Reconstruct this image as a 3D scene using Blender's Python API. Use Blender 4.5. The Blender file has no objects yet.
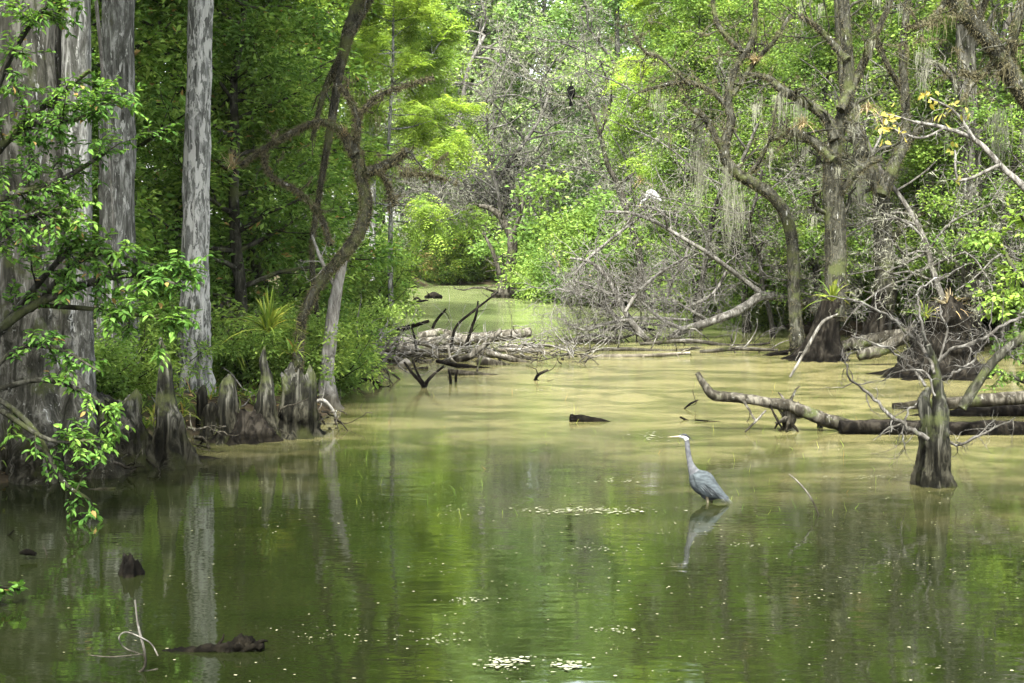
import bpy, math, random
import numpy as np

# ------------------------------------------------------------------ basics
D = bpy.data
SC = bpy.context.scene
COL = SC.collection
F, Y0, CAMH = 1422.2, 240.0, 3.0
PITCH = math.atan((341.5 - Y0) / F)
CP, SP = math.cos(PITCH), math.sin(PITCH)
TAU = 2 * math.pi


def P(px, py, Y):
    """world point seen at pixel (px, py) at world depth Y"""
    cx, cy = (px - 512) / F, (341.5 - py) / F
    dy = cy * SP + CP
    dz = cy * CP - SP
    t = Y / dy
    return np.array([cx * t, Y, CAMH + dz * t])


def G(px, py):
    """point on the water level seen at pixel (px, py)"""
    cx, cy = (px - 512) / F, (341.5 - py) / F
    dy = cy * SP + CP
    dz = cy * CP - SP
    t = -CAMH / dz
    return np.array([cx * t, dy * t, 0.0])


def unit(v):
    v = np.asarray(v, float)
    return v / (np.linalg.norm(v, axis=-1, keepdims=True) + 1e-9)


# ------------------------------------------------------------------ mesh building
class MB:
    def __init__(s):
        s.v, s.q, s.t, s.qm, s.tm, s.n = [], [], [], [], [], 0

    def add(s, v, f, mat=0):
        v = np.asarray(v, float).reshape(-1, 3)
        f = np.asarray(f, int)
        if f.shape[1] == 4:
            s.q.append(f + s.n); s.qm.append(np.full(len(f), mat))
        else:
            s.t.append(f + s.n); s.tm.append(np.full(len(f), mat))
        s.v.append(v); s.n += len(v)

    def mesh(s, name, mats, smooth=True, origin=(0, 0, 0)):
        me = D.meshes.new(name)
        v = np.concatenate(s.v) - np.asarray(origin, float)
        q = np.concatenate(s.q) if s.q else np.zeros((0, 4), int)
        t = np.concatenate(s.t) if s.t else np.zeros((0, 3), int)
        me.vertices.add(len(v)); me.vertices.foreach_set('co', v.astype(np.float32).ravel())
        loops = np.concatenate([q.ravel(), t.ravel()])
        me.loops.add(len(loops)); me.loops.foreach_set('vertex_index', loops.astype(np.int32))
        st = np.concatenate([np.arange(len(q)) * 4, len(q) * 4 + np.arange(len(t)) * 3])
        me.polygons.add(len(st))
        me.polygons.foreach_set('loop_start', st.astype(np.int32))
        mi = np.concatenate([np.concatenate(s.qm) if s.qm else [], np.concatenate(s.tm) if s.tm else []])
        me.polygons.foreach_set('material_index', mi.astype(np.int32))
        me.polygons.foreach_set('use_smooth', np.full(len(st), smooth))
        for m in (mats if isinstance(mats, (list, tuple)) else [mats]):
            me.materials.append(m)
        me.update(calc_edges=True)
        return me


def link(name, me, parent=None, loc=(0, 0, 0), rz=0.0, sc=1.0):
    o = D.objects.new(name, me); COL.objects.link(o)
    o.location = tuple(loc); o.rotation_euler = (0, 0, rz)
    o.scale = (sc, sc, sc) if np.isscalar(sc) else tuple(sc)
    if parent is not None: o.parent = parent
    return o


def tag(o, label, cat, group=None, kind=None):
    if label: o['label'] = label
    if cat: o['category'] = cat
    if group: o['group'] = group
    if kind: o['kind'] = kind
    return o


def thing(name, label, cat, loc=(0, 0, 0), rz=0.0, sc=1.0, group=None):
    o = link(name, None, None, loc, rz, sc)
    o.empty_display_size = 0.1
    return tag(o, label, cat, group)


def crom(pts, n=5):
    """smooth a list of (x, y, z, r) control points"""
    p = np.asarray(pts, float)
    if len(p) < 3:
        t = np.linspace(0, 1, n + 1)[:, None]
        return p[0] * (1 - t) + p[-1] * t
    a = np.vstack([2 * p[0] - p[1], p, 2 * p[-1] - p[-2]])
    out = []
    for i in range(len(p) - 1):
        p0, p1, p2, p3 = a[i], a[i + 1], a[i + 2], a[i + 3]
        t = np.linspace(0, 1, n, endpoint=False)[:, None]
        out.append(0.5 * (2 * p1 + (p2 - p0) * t + (2 * p0 - 5 * p1 + 4 * p2 - p3) * t ** 2 + (3 * p1 - p0 - 3 * p2 + p3) * t ** 3))
    out.append(p[-1:])
    r = np.vstack(out)
    r[:, 3] = np.maximum(r[:, 3], 0.001)
    return r


def tube(mb, path, sides=8, mat=0, rough=0.0, rng=None, flat=1.0, caps=True):
    """sweep a ring along (n,4) path"""
    p = np.asarray(path, float); c, r = p[:, :3], p[:, 3]
    n = len(p)
    tan = np.gradient(c, axis=0); tan = unit(tan)
    ref = np.array([0, 0, 1.0]) if abs(tan[0][2]) < 0.9 else np.array([1.0, 0, 0])
    u = unit(np.cross(tan[0], ref)); us = [u]
    for i in range(1, n):
        u = us[-1] - tan[i] * np.dot(us[-1], tan[i]); u = u / (np.linalg.norm(u) + 1e-9); us.append(u)
    us = np.array(us); ws = np.cross(tan, us)
    a = np.arange(sides) * TAU / sides
    rr = np.repeat(r[:, None], sides, 1)
    if rough and rng is not None:
        rr = rr * (1 + rough * (rng.rand(n, sides) - 0.5) * 2)
        ph = rng.rand(3) * TAU
        s = np.arange(n)[:, None]
        rr = rr * (1 + rough * 0.8 * np.sin(a[None] * 3 + s * 0.35 + ph[0]) * np.sin(s * 0.55 + ph[1]))
    v = c[:, None] + (us[:, None] * np.cos(a)[None, :, None] + ws[:, None] * np.sin(a)[None, :, None] * flat) * rr[..., None]
    i, j = np.meshgrid(np.arange(n - 1), np.arange(sides), indexing='ij')
    k = (j + 1) % sides
    f = np.stack([i * sides + j, i * sides + k, (i + 1) * sides + k, (i + 1) * sides + j], -1).reshape(-1, 4)
    v = v.reshape(-1, 3)
    mb.add(v, f, mat)
    if caps and sides > 4:
        for e, base in ((0, 0), (n - 1, (n - 1) * sides)):
            vv = np.vstack([v[base:base + sides], c[e] + tan[e] * r[e] * (0.25 if e else -0.25)])
            jj = np.arange(sides); kk = (jj + 1) % sides
            ff = np.stack([jj, kk, np.full(sides, sides)], -1)
            mb.add(vv, ff[:, ::-1] if e == 0 else ff, mat)


def px_path(pts, Y=None, wob=0.0, rng=None):
    """(px, py, rpx[, Y]) control points to world (x, y, z, r)"""
    out = []
    for q in pts:
        y = q[3] if len(q) > 3 else Y
        if wob and rng is not None: y = y + rng.uniform(-wob, wob)
        w = P(q[0], q[1], y)
        out.append([w[0], w[1], w[2], q[2] * y / F])
    return np.array(out)


def wander(p0, d, L, r0, r1, n, rng, jit=0.25, grav=0.0):
    d = unit(d); pts = [np.append(p0, r0)]; p = np.array(p0, float)
    for i in range(n):
        d = unit(d + rng.normal(0, jit, 3) + np.array([0, 0, grav]))
        p = p + d * L / n
        pts.append(np.append(p, r0 + (r1 - r0) * (i + 1) / n))
    return np.array(pts)


def twig_out(mb, path, n, L, rng, levels=1, sides=4, jit=0.3, grav=0.0, rfac=0.45, tmin=0.15, spread=1.0, ends=None, mat=0, rmin=0.003):
    """random side branches along a path, recursively"""
    m = len(path)
    for _ in range(n):
        t = rng.uniform(tmin, 1.0); i = min(int(t * (m - 1)), m - 2)
        p = path[i, :3] + (path[i + 1, :3] - path[i, :3]) * (t * (m - 1) - i)
        tan = unit(path[i + 1, :3] - path[i, :3])
        d = tan * rng.uniform(0.2, 0.9) + unit(rng.normal(0, 1, 3)) * spread
        r0 = max(path[i, 3] * rfac, rmin); l = L * rng.uniform(0.5, 1.3)
        w = wander(p, d, l, r0, max(r0 * 0.3, rmin * 0.6), 5, rng, jit, grav)
        tube(mb, w, sides, mat, caps=False)
        if ends is not None: ends.append(w)
        if levels > 1:
            twig_out(mb, w, max(2, int(n * 0.5)), L * 0.5, rng, levels - 1, max(3, sides - 1), jit, grav, rfac * 1.1, 0.2, spread, ends, mat, rmin)


def leaves(mb, c, d, n, L, W, fold=0.3, big=False, mat=0):
    c, d = np.asarray(c), unit(d)
    s = unit(np.cross(d, n)); nn = np.cross(s, d)
    L = np.broadcast_to(L, len(c))[:, None]; W = np.broadcast_to(W, len(c))[:, None]
    if big:
        a = c; tip = c + d * L - nn * L * 0.12
        r1 = c + d * L * .33 + s * W * .5 + nn * W * fold * .6; r2 = c + d * L * .68 + s * W * .38 + nn * W * fold * .4
        l1 = c + d * L * .33 - s * W * .5 + nn * W * fold * .6; l2 = c + d * L * .68 - s * W * .38 + nn * W * fold * .4
        v = np.stack([a, r1, r2, tip, l2, l1], 1).reshape(-1, 3)
        b = np.arange(len(c))[:, None] * 6
        f = np.concatenate([b + np.array([[0, 1, 2, 3]]), b + np.array([[0, 3, 4, 5]])])
    else:
        r = c + d * L * .45 + s * W * .5 + nn * W * fold; l = c + d * L * .45 - s * W * .5 + nn * W * fold
        v = np.stack([c, r, c + d * L, l], 1).reshape(-1, 3)
        f = np.arange(len(c))[:, None] * 4 + np.array([[0, 1, 2, 3]])
    mb.add(v, f, mat)


def leaf_clusters(mb, pts, per, rad, L, W, rng, flat=0.7, droop=0.15, big=False, up=1.0, mat=0):
    pts = np.asarray(pts)
    k = rng.poisson(per, len(pts)); c = np.repeat(pts, k, 0)
    N = len(c)
    off = rng.normal(0, 1, (N, 3)) * np.array([1, 1, flat]) * rad * 0.55
    c = c + off
    d = unit(off + rng.normal(0, .35, (N, 3)) * rad); d[:, 2] = d[:, 2] * .6 - droop; d = unit(d)
    n = rng.normal(0, .55, (N, 3)); n[:, 2] += up
    leaves(mb, c, d, n, L * rng.uniform(.6, 1.25, N), W * rng.uniform(.7, 1.2, N), big=big, mat=mat)


def sprays(mb, p, d, length, rng, k=11, ll=0.1, lw=0.016, droop=0.5, mat=0):
    """feathery cypress sprays: narrow leaflets in two ranks along drooping twigs"""
    p, d = np.asarray(p), unit(d); N = len(p)
    up = np.array([0, 0, 1.0]) + rng.normal(0, .3, (N, 3))
    s = unit(np.cross(d, up))
    t = np.linspace(.08, 1, k)
    Ls = length * rng.uniform(.6, 1.2, N)
    c = p[:, None] + d[:, None] * (t[None, :, None] * Ls[:, None, None])
    c[..., 2] -= droop * Ls[:, None] * t[None] ** 2
    for sg in (-1, 1):
        dd = unit(s[:, None] * sg + d[:, None] * .55 + rng.normal(0, .12, (N, k, 3)) - np.array([0, 0, .25]))
        prof = (1 - 0.6 * t)[None] * np.ones((N, 1))
        leaves(mb, c.reshape(-1, 3), dd.reshape(-1, 3), np.repeat(up, k, 0), (ll * prof * rng.uniform(.7, 1.2, (N, k))).ravel(), lw, fold=0.05, mat=mat)


def fuzz(mb, path, n, length, rng, width=0.006, hang=0.6, mat=0):
    """short moss tufts all round a branch"""
    m = len(path)
    t = rng.uniform(0, m - 1.001, n); i = t.astype(int); f = (t - i)[:, None]
    c = path[i, :3] * (1 - f) + path[i + 1, :3] * f
    r = (path[i, 3] * (1 - f[:, 0]) + path[i + 1, 3] * f[:, 0])[:, None]
    tan = unit(path[i + 1, :3] - path[i, :3])
    o = rng.normal(0, 1, (n, 3)); o = unit(o - tan * (o * tan).sum(1, keepdims=True))
    b = c + o * r * .9
    L = (length * rng.uniform(.3, 1.4, n))[:, None]
    tip = b + unit(o + rng.normal(0, .4, (n, 3)) - np.array([0, 0, hang])) * L
    s = unit(np.cross(tip - b, rng.normal(0, 1, (n, 3)))) * width
    v = np.stack([b - s, b + s, tip], 1).reshape(-1, 3)
    mb.add(v, np.arange(n)[:, None] * 3 + np.array([[0, 1, 2]]), mat)


def strands(mb, pts, n, length, rng, width=0.008, spread=0.08, mat=0):
    """hanging strands (Spanish moss): each a wavy tapering ribbon"""
    pts = np.asarray(pts)
    b = np.repeat(pts, n, 0) + rng.normal(0, spread, (len(pts) * n, 3)) * np.array([1, 1, .4])
    N = len(b); L = length * rng.uniform(.25, 1.15, N)
    k = 6; rows = []
    a = rng.uniform(0, TAU, N); s0 = np.stack([np.cos(a), np.sin(a), 0 * a], 1)
    ph = rng.uniform(0, TAU, (N, 2))
    for j in range(k):
        t = j / (k - 1)
        c = b.copy(); c[:, 2] -= L * t
        c[:, 0] += .05 * L * np.sin(t * 5 + ph[:, 0]) * t ** .5; c[:, 1] += .05 * L * np.sin(t * 6 + ph[:, 1]) * t ** .5
        w = width * (1 - t * .8)
        rows += [c - s0 * w, c + s0 * w]
    v = np.stack(rows, 1).reshape(-1, 3)
    base = np.arange(N)[:, None] * (2 * k)
    fs = [base + np.array([[2 * j, 2 * j + 1, 2 * j + 3, 2 * j + 2]]) for j in range(k - 1)]
    mb.add(v, np.concatenate(fs), mat)


def blades(mb, base, d, L, W, rng, bend=0.6, k=5, mat=0):
    """strap leaves (grass, bromeliads): arching ribbons"""
    base, d = np.asarray(base), unit(d); N = len(base)
    L = np.broadcast_to(L, N)[:, None]; W = np.broadcast_to(W, N)[:, None]
    s = unit(np.cross(d, np.array([0, 0, 1.0]) + rng.normal(0, .15, (N, 3))))
    rows = []
    for j in range(k):
        t = j / (k - 1)
        c = base + d * L * t
        c = c - np.array([0, 0, 1.0]) * (bend * L * t ** 2.2)
        w = W * (.7 + .5 * t - 1.15 * t ** 2)
        rows += [c - s * w, c + s * w]
    v = np.stack(rows, 1).reshape(-1, 3)
    b = np.arange(N)[:, None] * (2 * k)
    mb.add(v, np.concatenate([b + np.array([[2 * j, 2 * j + 1, 2 * j + 3, 2 * j + 2]]) for j in range(k - 1)]), mat)


def buttress(mb, path, rng, sides=40, flutes=7, flare=1.6, hf=0.7, depth=0.35, hd=1.2, rough=0.03, mat=0, lean=None, jag=0.0, lump=0.0):
    """a cypress trunk along path (n,4): flared fluted foot, slightly uneven bark; jag breaks the top"""
    p = np.asarray(path, float); n = len(p)
    z = p[:, 2] - p[0, 2]
    a = np.arange(sides) * TAU / sides
    ph = rng.rand(6) * TAU
    fl = np.cos(flutes * a + ph[0] + .6 * np.sin(2 * a + ph[1])) * .7 + .3 * np.cos((flutes + 4) * a + ph[2])
    prof = 1 + flare * np.exp(-z / hf)
    amp = depth * np.exp(-z / hd) + .035
    R = p[:, 3][:, None] * prof[:, None] * (1 + amp[:, None] * fl[None])
    R *= 1 + rough * (rng.rand(n, sides) - .5) * 2
    R *= 1 + .04 * np.sin(z[:, None] * 2.1 + 2 * a[None] + ph[3]) + .03 * np.sin(z[:, None] * 4.7 - 3 * a[None] + ph[4])
    v = np.empty((n, sides, 3))
    v[..., 0] = p[:, 0][:, None] + R * np.cos(a); v[..., 1] = p[:, 1][:, None] + R * np.sin(a)
    v[..., 2] = p[:, 2][:, None]
    if lump:
        R *= 1 + lump * (np.sin(z[:, None] * 7 + 2 * a[None] + ph[1]) * np.sin(3 * a[None] - z[:, None] * 4 + ph[2]) + .6 * np.sin(z[:, None] * 15 + a[None] + ph[5]))
        v[..., 0] = p[:, 0][:, None] + R * np.cos(a); v[..., 1] = p[:, 1][:, None] + R * np.sin(a)
    if jag:
        h = z[-1]
        dz = jag * (rng.rand(sides) * .6 + .5 * np.cos(a * 2 + ph[5]) + .3 * np.cos(5 * a + ph[0]))
        w = np.clip((z / h - .5) / .5, 0, 1)[:, None]
        v[..., 2] += w * dz[None]
    i, j = np.meshgrid(np.arange(n - 1), np.arange(sides), indexing='ij'); k = (j + 1) % sides
    f = np.stack([i * sides + j, i * sides + k, (i + 1) * sides + k, (i + 1) * sides + j], -1).reshape(-1, 4)
    v = v.reshape(-1, 3)
    mb.add(v, f, mat)
    top = v[-sides:]
    cen = top.mean(0); cen[2] = top[:, 2].min() - (.06 if jag else 0)
    jj = np.arange(sides)
    mb.add(np.vstack([top, cen]), np.stack([jj, (jj + 1) % sides, np.full(sides, sides)], -1), mat)


# ------------------------------------------------------------------ materials
BK = .42


def new_mat(name):
    m = D.materials.new(name); m.use_nodes = True
    nt = m.node_tree; nt.nodes.clear()
    return m, nt, nt.nodes, nt.links


def ramp(N, stops):
    r = N.new('ShaderNodeValToRGB'); e = r.color_ramp.elements
    while len(e) > 1: e.remove(e[-1])
    e[0].position = stops[0][0]; e[0].color = (*stops[0][1], 1)
    for pos, c in stops[1:]:
        x = e.new(pos); x.color = (*c, 1)
    return r


def mixc(N, Lk, fac, a, b, mode='MIX'):
    m = N.new('ShaderNodeMix'); m.data_type = 'RGBA'; m.blend_type = mode
    for sock, val in ((m.inputs[0], fac), (m.inputs[6], a), (m.inputs[7], b)):
        if hasattr(val, 'is_output'): Lk.new(val, sock)
        elif np.isscalar(val): sock.default_value = val
        else: sock.default_value = (*val, 1)
    return m.outputs[2]


def noise(N, Lk, co, scale, detail=4, rough=.55, dist=0.0):
    n = N.new('ShaderNodeTexNoise'); n.inputs['Scale'].default_value = scale
    n.inputs['Detail'].default_value = detail; n.inputs['Roughness'].default_value = rough
    n.inputs['Distortion'].default_value = dist
    Lk.new(co, n.inputs['Vector']); return n.outputs['Fac']


def coords(N, Lk, sc=(1, 1, 1), kind='Object'):
    if kind == 'Position':
        src = N.new('ShaderNodeNewGeometry').outputs['Position']
    else:
        src = N.new('ShaderNodeTexCoord').outputs[kind]
    mp = N.new('ShaderNodeMapping'); mp.inputs['Scale'].default_value = sc
    Lk.new(src, mp.inputs['Vector']); return mp.outputs['Vector']


def maprange(N, Lk, val, a, b, c=0.0, d=1.0, smooth=True):
    m = N.new('ShaderNodeMapRange'); m.interpolation_type = 'SMOOTHSTEP' if smooth else 'LINEAR'
    Lk.new(val, m.inputs['Value'])
    for k, x in zip(('From Min', 'From Max', 'To Min', 'To Max'), (a, b, c, d)): m.inputs[k].default_value = x
    return m.outputs['Result']


def leaf_mat(name, c1, c2, c3, trans=.4, rough=.55, clump=.6, tt=(1.25, 1.2, .8), dead=0.0):
    m, nt, N, Lk = new_mat(name)
    rnd = N.new('ShaderNodeNewGeometry').outputs['Random Per Island']
    r = ramp(N, [(0, c1), (.6, c2), (1, c3)]); Lk.new(rnd, r.inputs['Fac'])
    nz = noise(N, Lk, coords(N, Lk), clump, 2)
    f = maprange(N, Lk, nz, .35, .65)
    k = mixc(N, Lk, f, tuple(.72 * np.array((.9, 1, .95))), (1.2, 1.12, 1.0))
    colr = mixc(N, Lk, 1.0, r.outputs['Color'], k, 'MULTIPLY')
    if dead:
        g = N.new('ShaderNodeMath'); g.operation = 'GREATER_THAN'; g.inputs[1].default_value = 1 - dead
        sc = N.new('ShaderNodeMath'); sc.operation = 'FRACT'
        mu = N.new('ShaderNodeMath'); mu.operation = 'MULTIPLY'; mu.inputs[1].default_value = 37.3
        Lk.new(rnd, mu.inputs[0]); Lk.new(mu.outputs[0], sc.inputs[0]); Lk.new(sc.outputs[0], g.inputs[0])
        colr = mixc(N, Lk, g.outputs[0], colr, (.22, .15, .05))
    b = N.new('ShaderNodeBsdfPrincipled'); Lk.new(colr, b.inputs['Base Color'])
    b.inputs['Roughness'].default_value = rough; b.inputs['Specular IOR Level'].default_value = .09
    t = N.new('ShaderNodeBsdfTranslucent')
    Lk.new(mixc(N, Lk, 1.0, colr, tt, 'MULTIPLY'), t.inputs['Color'])
    ms = N.new('ShaderNodeMixShader'); ms.inputs[0].default_value = trans
    Lk.new(b.outputs[0], ms.inputs[1]); Lk.new(t.outputs[0], ms.inputs[2])
    o = N.new('ShaderNodeOutputMaterial'); Lk.new(ms.outputs[0], o.inputs['Surface'])
    return m


def bark_mat(name, dark, mid, light, lichen=0.0, moss=0.0, streak=.12, scale=9, wet=0.0, bump=.5, lichen_c=(.55, .55, .5), moss_c=(.04, .046, .018)):
    m, nt, N, Lk = new_mat(name)
    co = coords(N, Lk, (1, 1, streak))
    nz = noise(N, Lk, co, scale, 9, .7, 1.1)
    dark, mid, light, lichen_c = [tuple(BK * np.array(q)) for q in (dark, mid, light, lichen_c)]
    r = ramp(N, [(.37, dark), (.5, mid), (.62, light)]); Lk.new(nz, r.inputs['Fac'])
    c = r.outputs['Color']
    co2 = coords(N, Lk)
    if moss:
        f = maprange(N, Lk, noise(N, Lk, co2, 2.3, 5, .6), .62 - moss * .3, .72 - moss * .2)
        c = mixc(N, Lk, f, c, moss_c)
    if lichen:
        co3 = coords(N, Lk, (1, 1, .3))
        f = maprange(N, Lk, noise(N, Lk, co3, 11.0, 6, .68, .5), .655 - lichen * .2, .70 - lichen * .2, 0, .9)
        c = mixc(N, Lk, f, c, lichen_c)
        f2 = maprange(N, Lk, noise(N, Lk, co2, 19, 4, .6), .64, .70, 0, .45)
        c = mixc(N, Lk, f2, c, tuple(.8 * np.array(lichen_c)))
    if wet:
        sx = N.new('ShaderNodeSeparateXYZ'); Lk.new(N.new('ShaderNodeNewGeometry').outputs['Position'], sx.inputs[0])
        ad = N.new('ShaderNodeMath'); ad.operation = 'ADD'
        mm = N.new('ShaderNodeMath'); mm.operation = 'MULTIPLY_ADD'; mm.inputs[1].default_value = -.5 * wet; mm.inputs[2].default_value = .25 * wet
        Lk.new(noise(N, Lk, co2, 4, 4), mm.inputs[0]); Lk.new(sx.outputs[2], ad.inputs[0]); Lk.new(mm.outputs[0], ad.inputs[1])
        f = maprange(N, Lk, ad.outputs[0], wet * .45, wet, 1, 0)
        c = mixc(N, Lk, f, c, mixc(N, Lk, 1.0, c, (.3, .29, .25), 'MULTIPLY'))
    b = N.new('ShaderNodeBsdfPrincipled'); Lk.new(c, b.inputs['Base Color']); b.inputs['Roughness'].default_value = .85
    b.inputs['Specular IOR Level'].default_value = .03
    bp = N.new('ShaderNodeBump'); bp.inputs['Strength'].default_value = min(1, bump * 1.7); bp.inputs['Distance'].default_value = .05
    Lk.new(nz, bp.inputs['Height']); Lk.new(bp.outputs[0], b.inputs['Normal'])
    o = N.new('ShaderNodeOutputMaterial'); Lk.new(b.outputs[0], o.inputs['Surface'])
    return m


def plain_mat(name, c1, c2, scale=8, rough=.7, spec=.04, sc=(1, 1, 1), island=False, trans=0.0):
    m, nt, N, Lk = new_mat(name)
    if island:
        f = N.new('ShaderNodeNewGeometry').outputs['Random Per Island']
    else:
        f = maprange(N, Lk, noise(N, Lk, coords(N, Lk, sc), scale, 5), .35, .65)
    c = mixc(N, Lk, f, c1, c2)
    b = N.new('ShaderNodeBsdfPrincipled'); Lk.new(c, b.inputs['Base Color'])
    b.inputs['Roughness'].default_value = rough; b.inputs['Specular IOR Level'].default_value = spec
    o = N.new('ShaderNodeOutputMaterial')
    if trans:
        t = N.new('ShaderNodeBsdfTranslucent'); Lk.new(c, t.inputs['Color'])
        ms = N.new('ShaderNodeMixShader'); ms.inputs[0].default_value = trans
        Lk.new(b.outputs[0], ms.inputs[1]); Lk.new(t.outputs[0], ms.inputs[2]); Lk.new(ms.outputs[0], o.inputs['Surface'])
    else:
        Lk.new(b.outputs[0], o.inputs['Surface'])
    return m


M = {}
M['ever'] = leaf_mat('evergreen leaves', (.025, .05, .008), (.055, .095, .012), (.13, .19, .025), .4, dead=.015)
M['ever2'] = leaf_mat('lighter evergreen leaves', (.042, .09, .014), (.09, .165, .028), (.19, .29, .065), .42, dead=.01)
M['fresh'] = leaf_mat('fresh leaves', (.075, .135, .025), (.125, .205, .04), (.21, .3, .07), .45)
M['near'] = leaf_mat('near shrub leaves', (.03, .075, .012), (.07, .15, .025), (.14, .25, .05), .4, clump=1.5, dead=.02)
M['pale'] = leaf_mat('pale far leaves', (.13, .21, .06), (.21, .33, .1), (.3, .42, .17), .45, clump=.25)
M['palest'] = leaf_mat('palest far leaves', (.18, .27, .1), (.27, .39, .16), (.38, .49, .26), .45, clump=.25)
M['feather'] = leaf_mat('cypress needles', (.12, .2, .03), (.2, .3, .05), (.29, .4, .09), .5, clump=.4)
M['shrub'] = leaf_mat('shrub leaves', (.08, .14, .03), (.15, .24, .05), (.25, .35, .1), .45, clump=.5)
M['rust'] = leaf_mat('rusty leaves', (.08, .07, .03), (.13, .11, .045), (.2, .2, .07), .35)
M['olive'] = leaf_mat('olive leaves', (.045, .08, .012), (.085, .14, .02), (.16, .22, .05), .38)
M['yellow'] = leaf_mat('yellow leaves', (.22, .19, .035), (.3, .26, .06), (.36, .33, .13), .4)
M['brom'] = leaf_mat('bromeliad straps', (.05, .09, .015), (.11, .15, .02), (.2, .21, .04), .35, clump=2)
M['airpl'] = leaf_mat('air plant straps', (.12, .1, .05), (.22, .17, .1), (.33, .26, .17), .2)
M['fern'] = leaf_mat('fern fronds', (.05, .1, .015), (.1, .16, .025), (.2, .22, .05), .4, dead=.06)
M['bark_pale'] = bark_mat('pale cypress bark', (.05, .05, .04), (.14, .14, .12), (.42, .42, .38), .4, .05, .2, 9, .5)
M['bark_dark'] = bark_mat('dark cypress bark', (.028, .028, .02), (.09, .087, .067), (.28, .27, .225), .25, .25, .2, 7, .8)
M['bark_grey'] = bark_mat('grey cypress bark', (.06, .06, .052), (.16, .165, .145), (.42, .42, .39), .8, .05, .22, 10, .5)
M['knee'] = bark_mat('weathered knee wood', (.008, .008, .006), (.04, .04, .031), (.22, .215, .175), 0, .45, .12, 8, .9, .9)
M['white_bark'] = bark_mat('white mottled bark', (.12, .11, .09), (.34, .32, .28), (.55, .53, .48), .3, .05, .3, 7, .4)
M['mossy'] = bark_mat('mossy bark', (.016, .016, .011), (.046, .045, .032), (.13, .128, .098), .12, .4, .4, 7, .4)
M['far_bark'] = bark_mat('far tree bark', (.05, .048, .04), (.12, .115, .1), (.28, .27, .24), .15, .1, .15, 4, .4)
M['dead'] = bark_mat('bleached dead wood', (.07, .064, .052), (.2, .188, .16), (.42, .4, .355), .15, .08, .25, 9, .25)
M['twig'] = bark_mat('grey brown twigs', (.05, .046, .037), (.12, .112, .094), (.26, .25, .22), .15, .1, .3, 7, .3)
M['jam'] = bark_mat('weathered jam wood', (.025, .022, .016), (.12, .108, .082), (.4, .37, .31), .05, .1, .3, 6, .18)
M['log'] = bark_mat('wet log wood', (.02, .018, .012), (.06, .054, .04), (.2, .185, .145), .02, .2, .3, 6, .22)
M['log_pale'] = bark_mat('pale log wood', (.2, .18, .14), (.45, .41, .34), (.75, .7, .6), 0, .05, .3, 6, .15)
M['log_dark'] = bark_mat('dark wet wood', (.005, .0045, .003), (.014, .012, .009), (.05, .044, .033), 0, 0, .3, 6, .2)
M['moss'] = plain_mat('tree moss', (.05, .044, .022), (.1, .09, .05), island=True, trans=.2)
M['smoss'] = plain_mat('hanging grey moss', (.1, .1, .07), (.2, .2, .15), island=True, trans=.25)
M['soil'] = None


def soil_mat():
    m, nt, N, Lk = new_mat('leaf litter soil')
    co = coords(N, Lk, kind='Position')
    r = ramp(N, [(.3, (.01, .008, .005)), (.5, (.026, .02, .012)), (.7, (.06, .045, .026))])
    nz = noise(N, Lk, co, 3.5, 8, .7); Lk.new(nz, r.inputs['Fac'])
    f = maprange(N, Lk, noise(N, Lk, co, .9, 4), .5, .62)
    c = mixc(N, Lk, f, r.outputs['Color'], (.035, .05, .014))
    b = N.new('ShaderNodeBsdfPrincipled'); Lk.new(c, b.inputs['Base Color']); b.inputs['Roughness'].default_value = .9; b.inputs['Specular IOR Level'].default_value = .05
    bp = N.new('ShaderNodeBump'); bp.inputs['Strength'].default_value = .8; bp.inputs['Distance'].default_value = .08
    Lk.new(nz, bp.inputs['Height']); Lk.new(bp.outputs[0], b.inputs['Normal'])
    o = N.new('ShaderNodeOutputMaterial'); Lk.new(b.outputs[0], o.inputs['Surface'])
    return m


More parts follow.
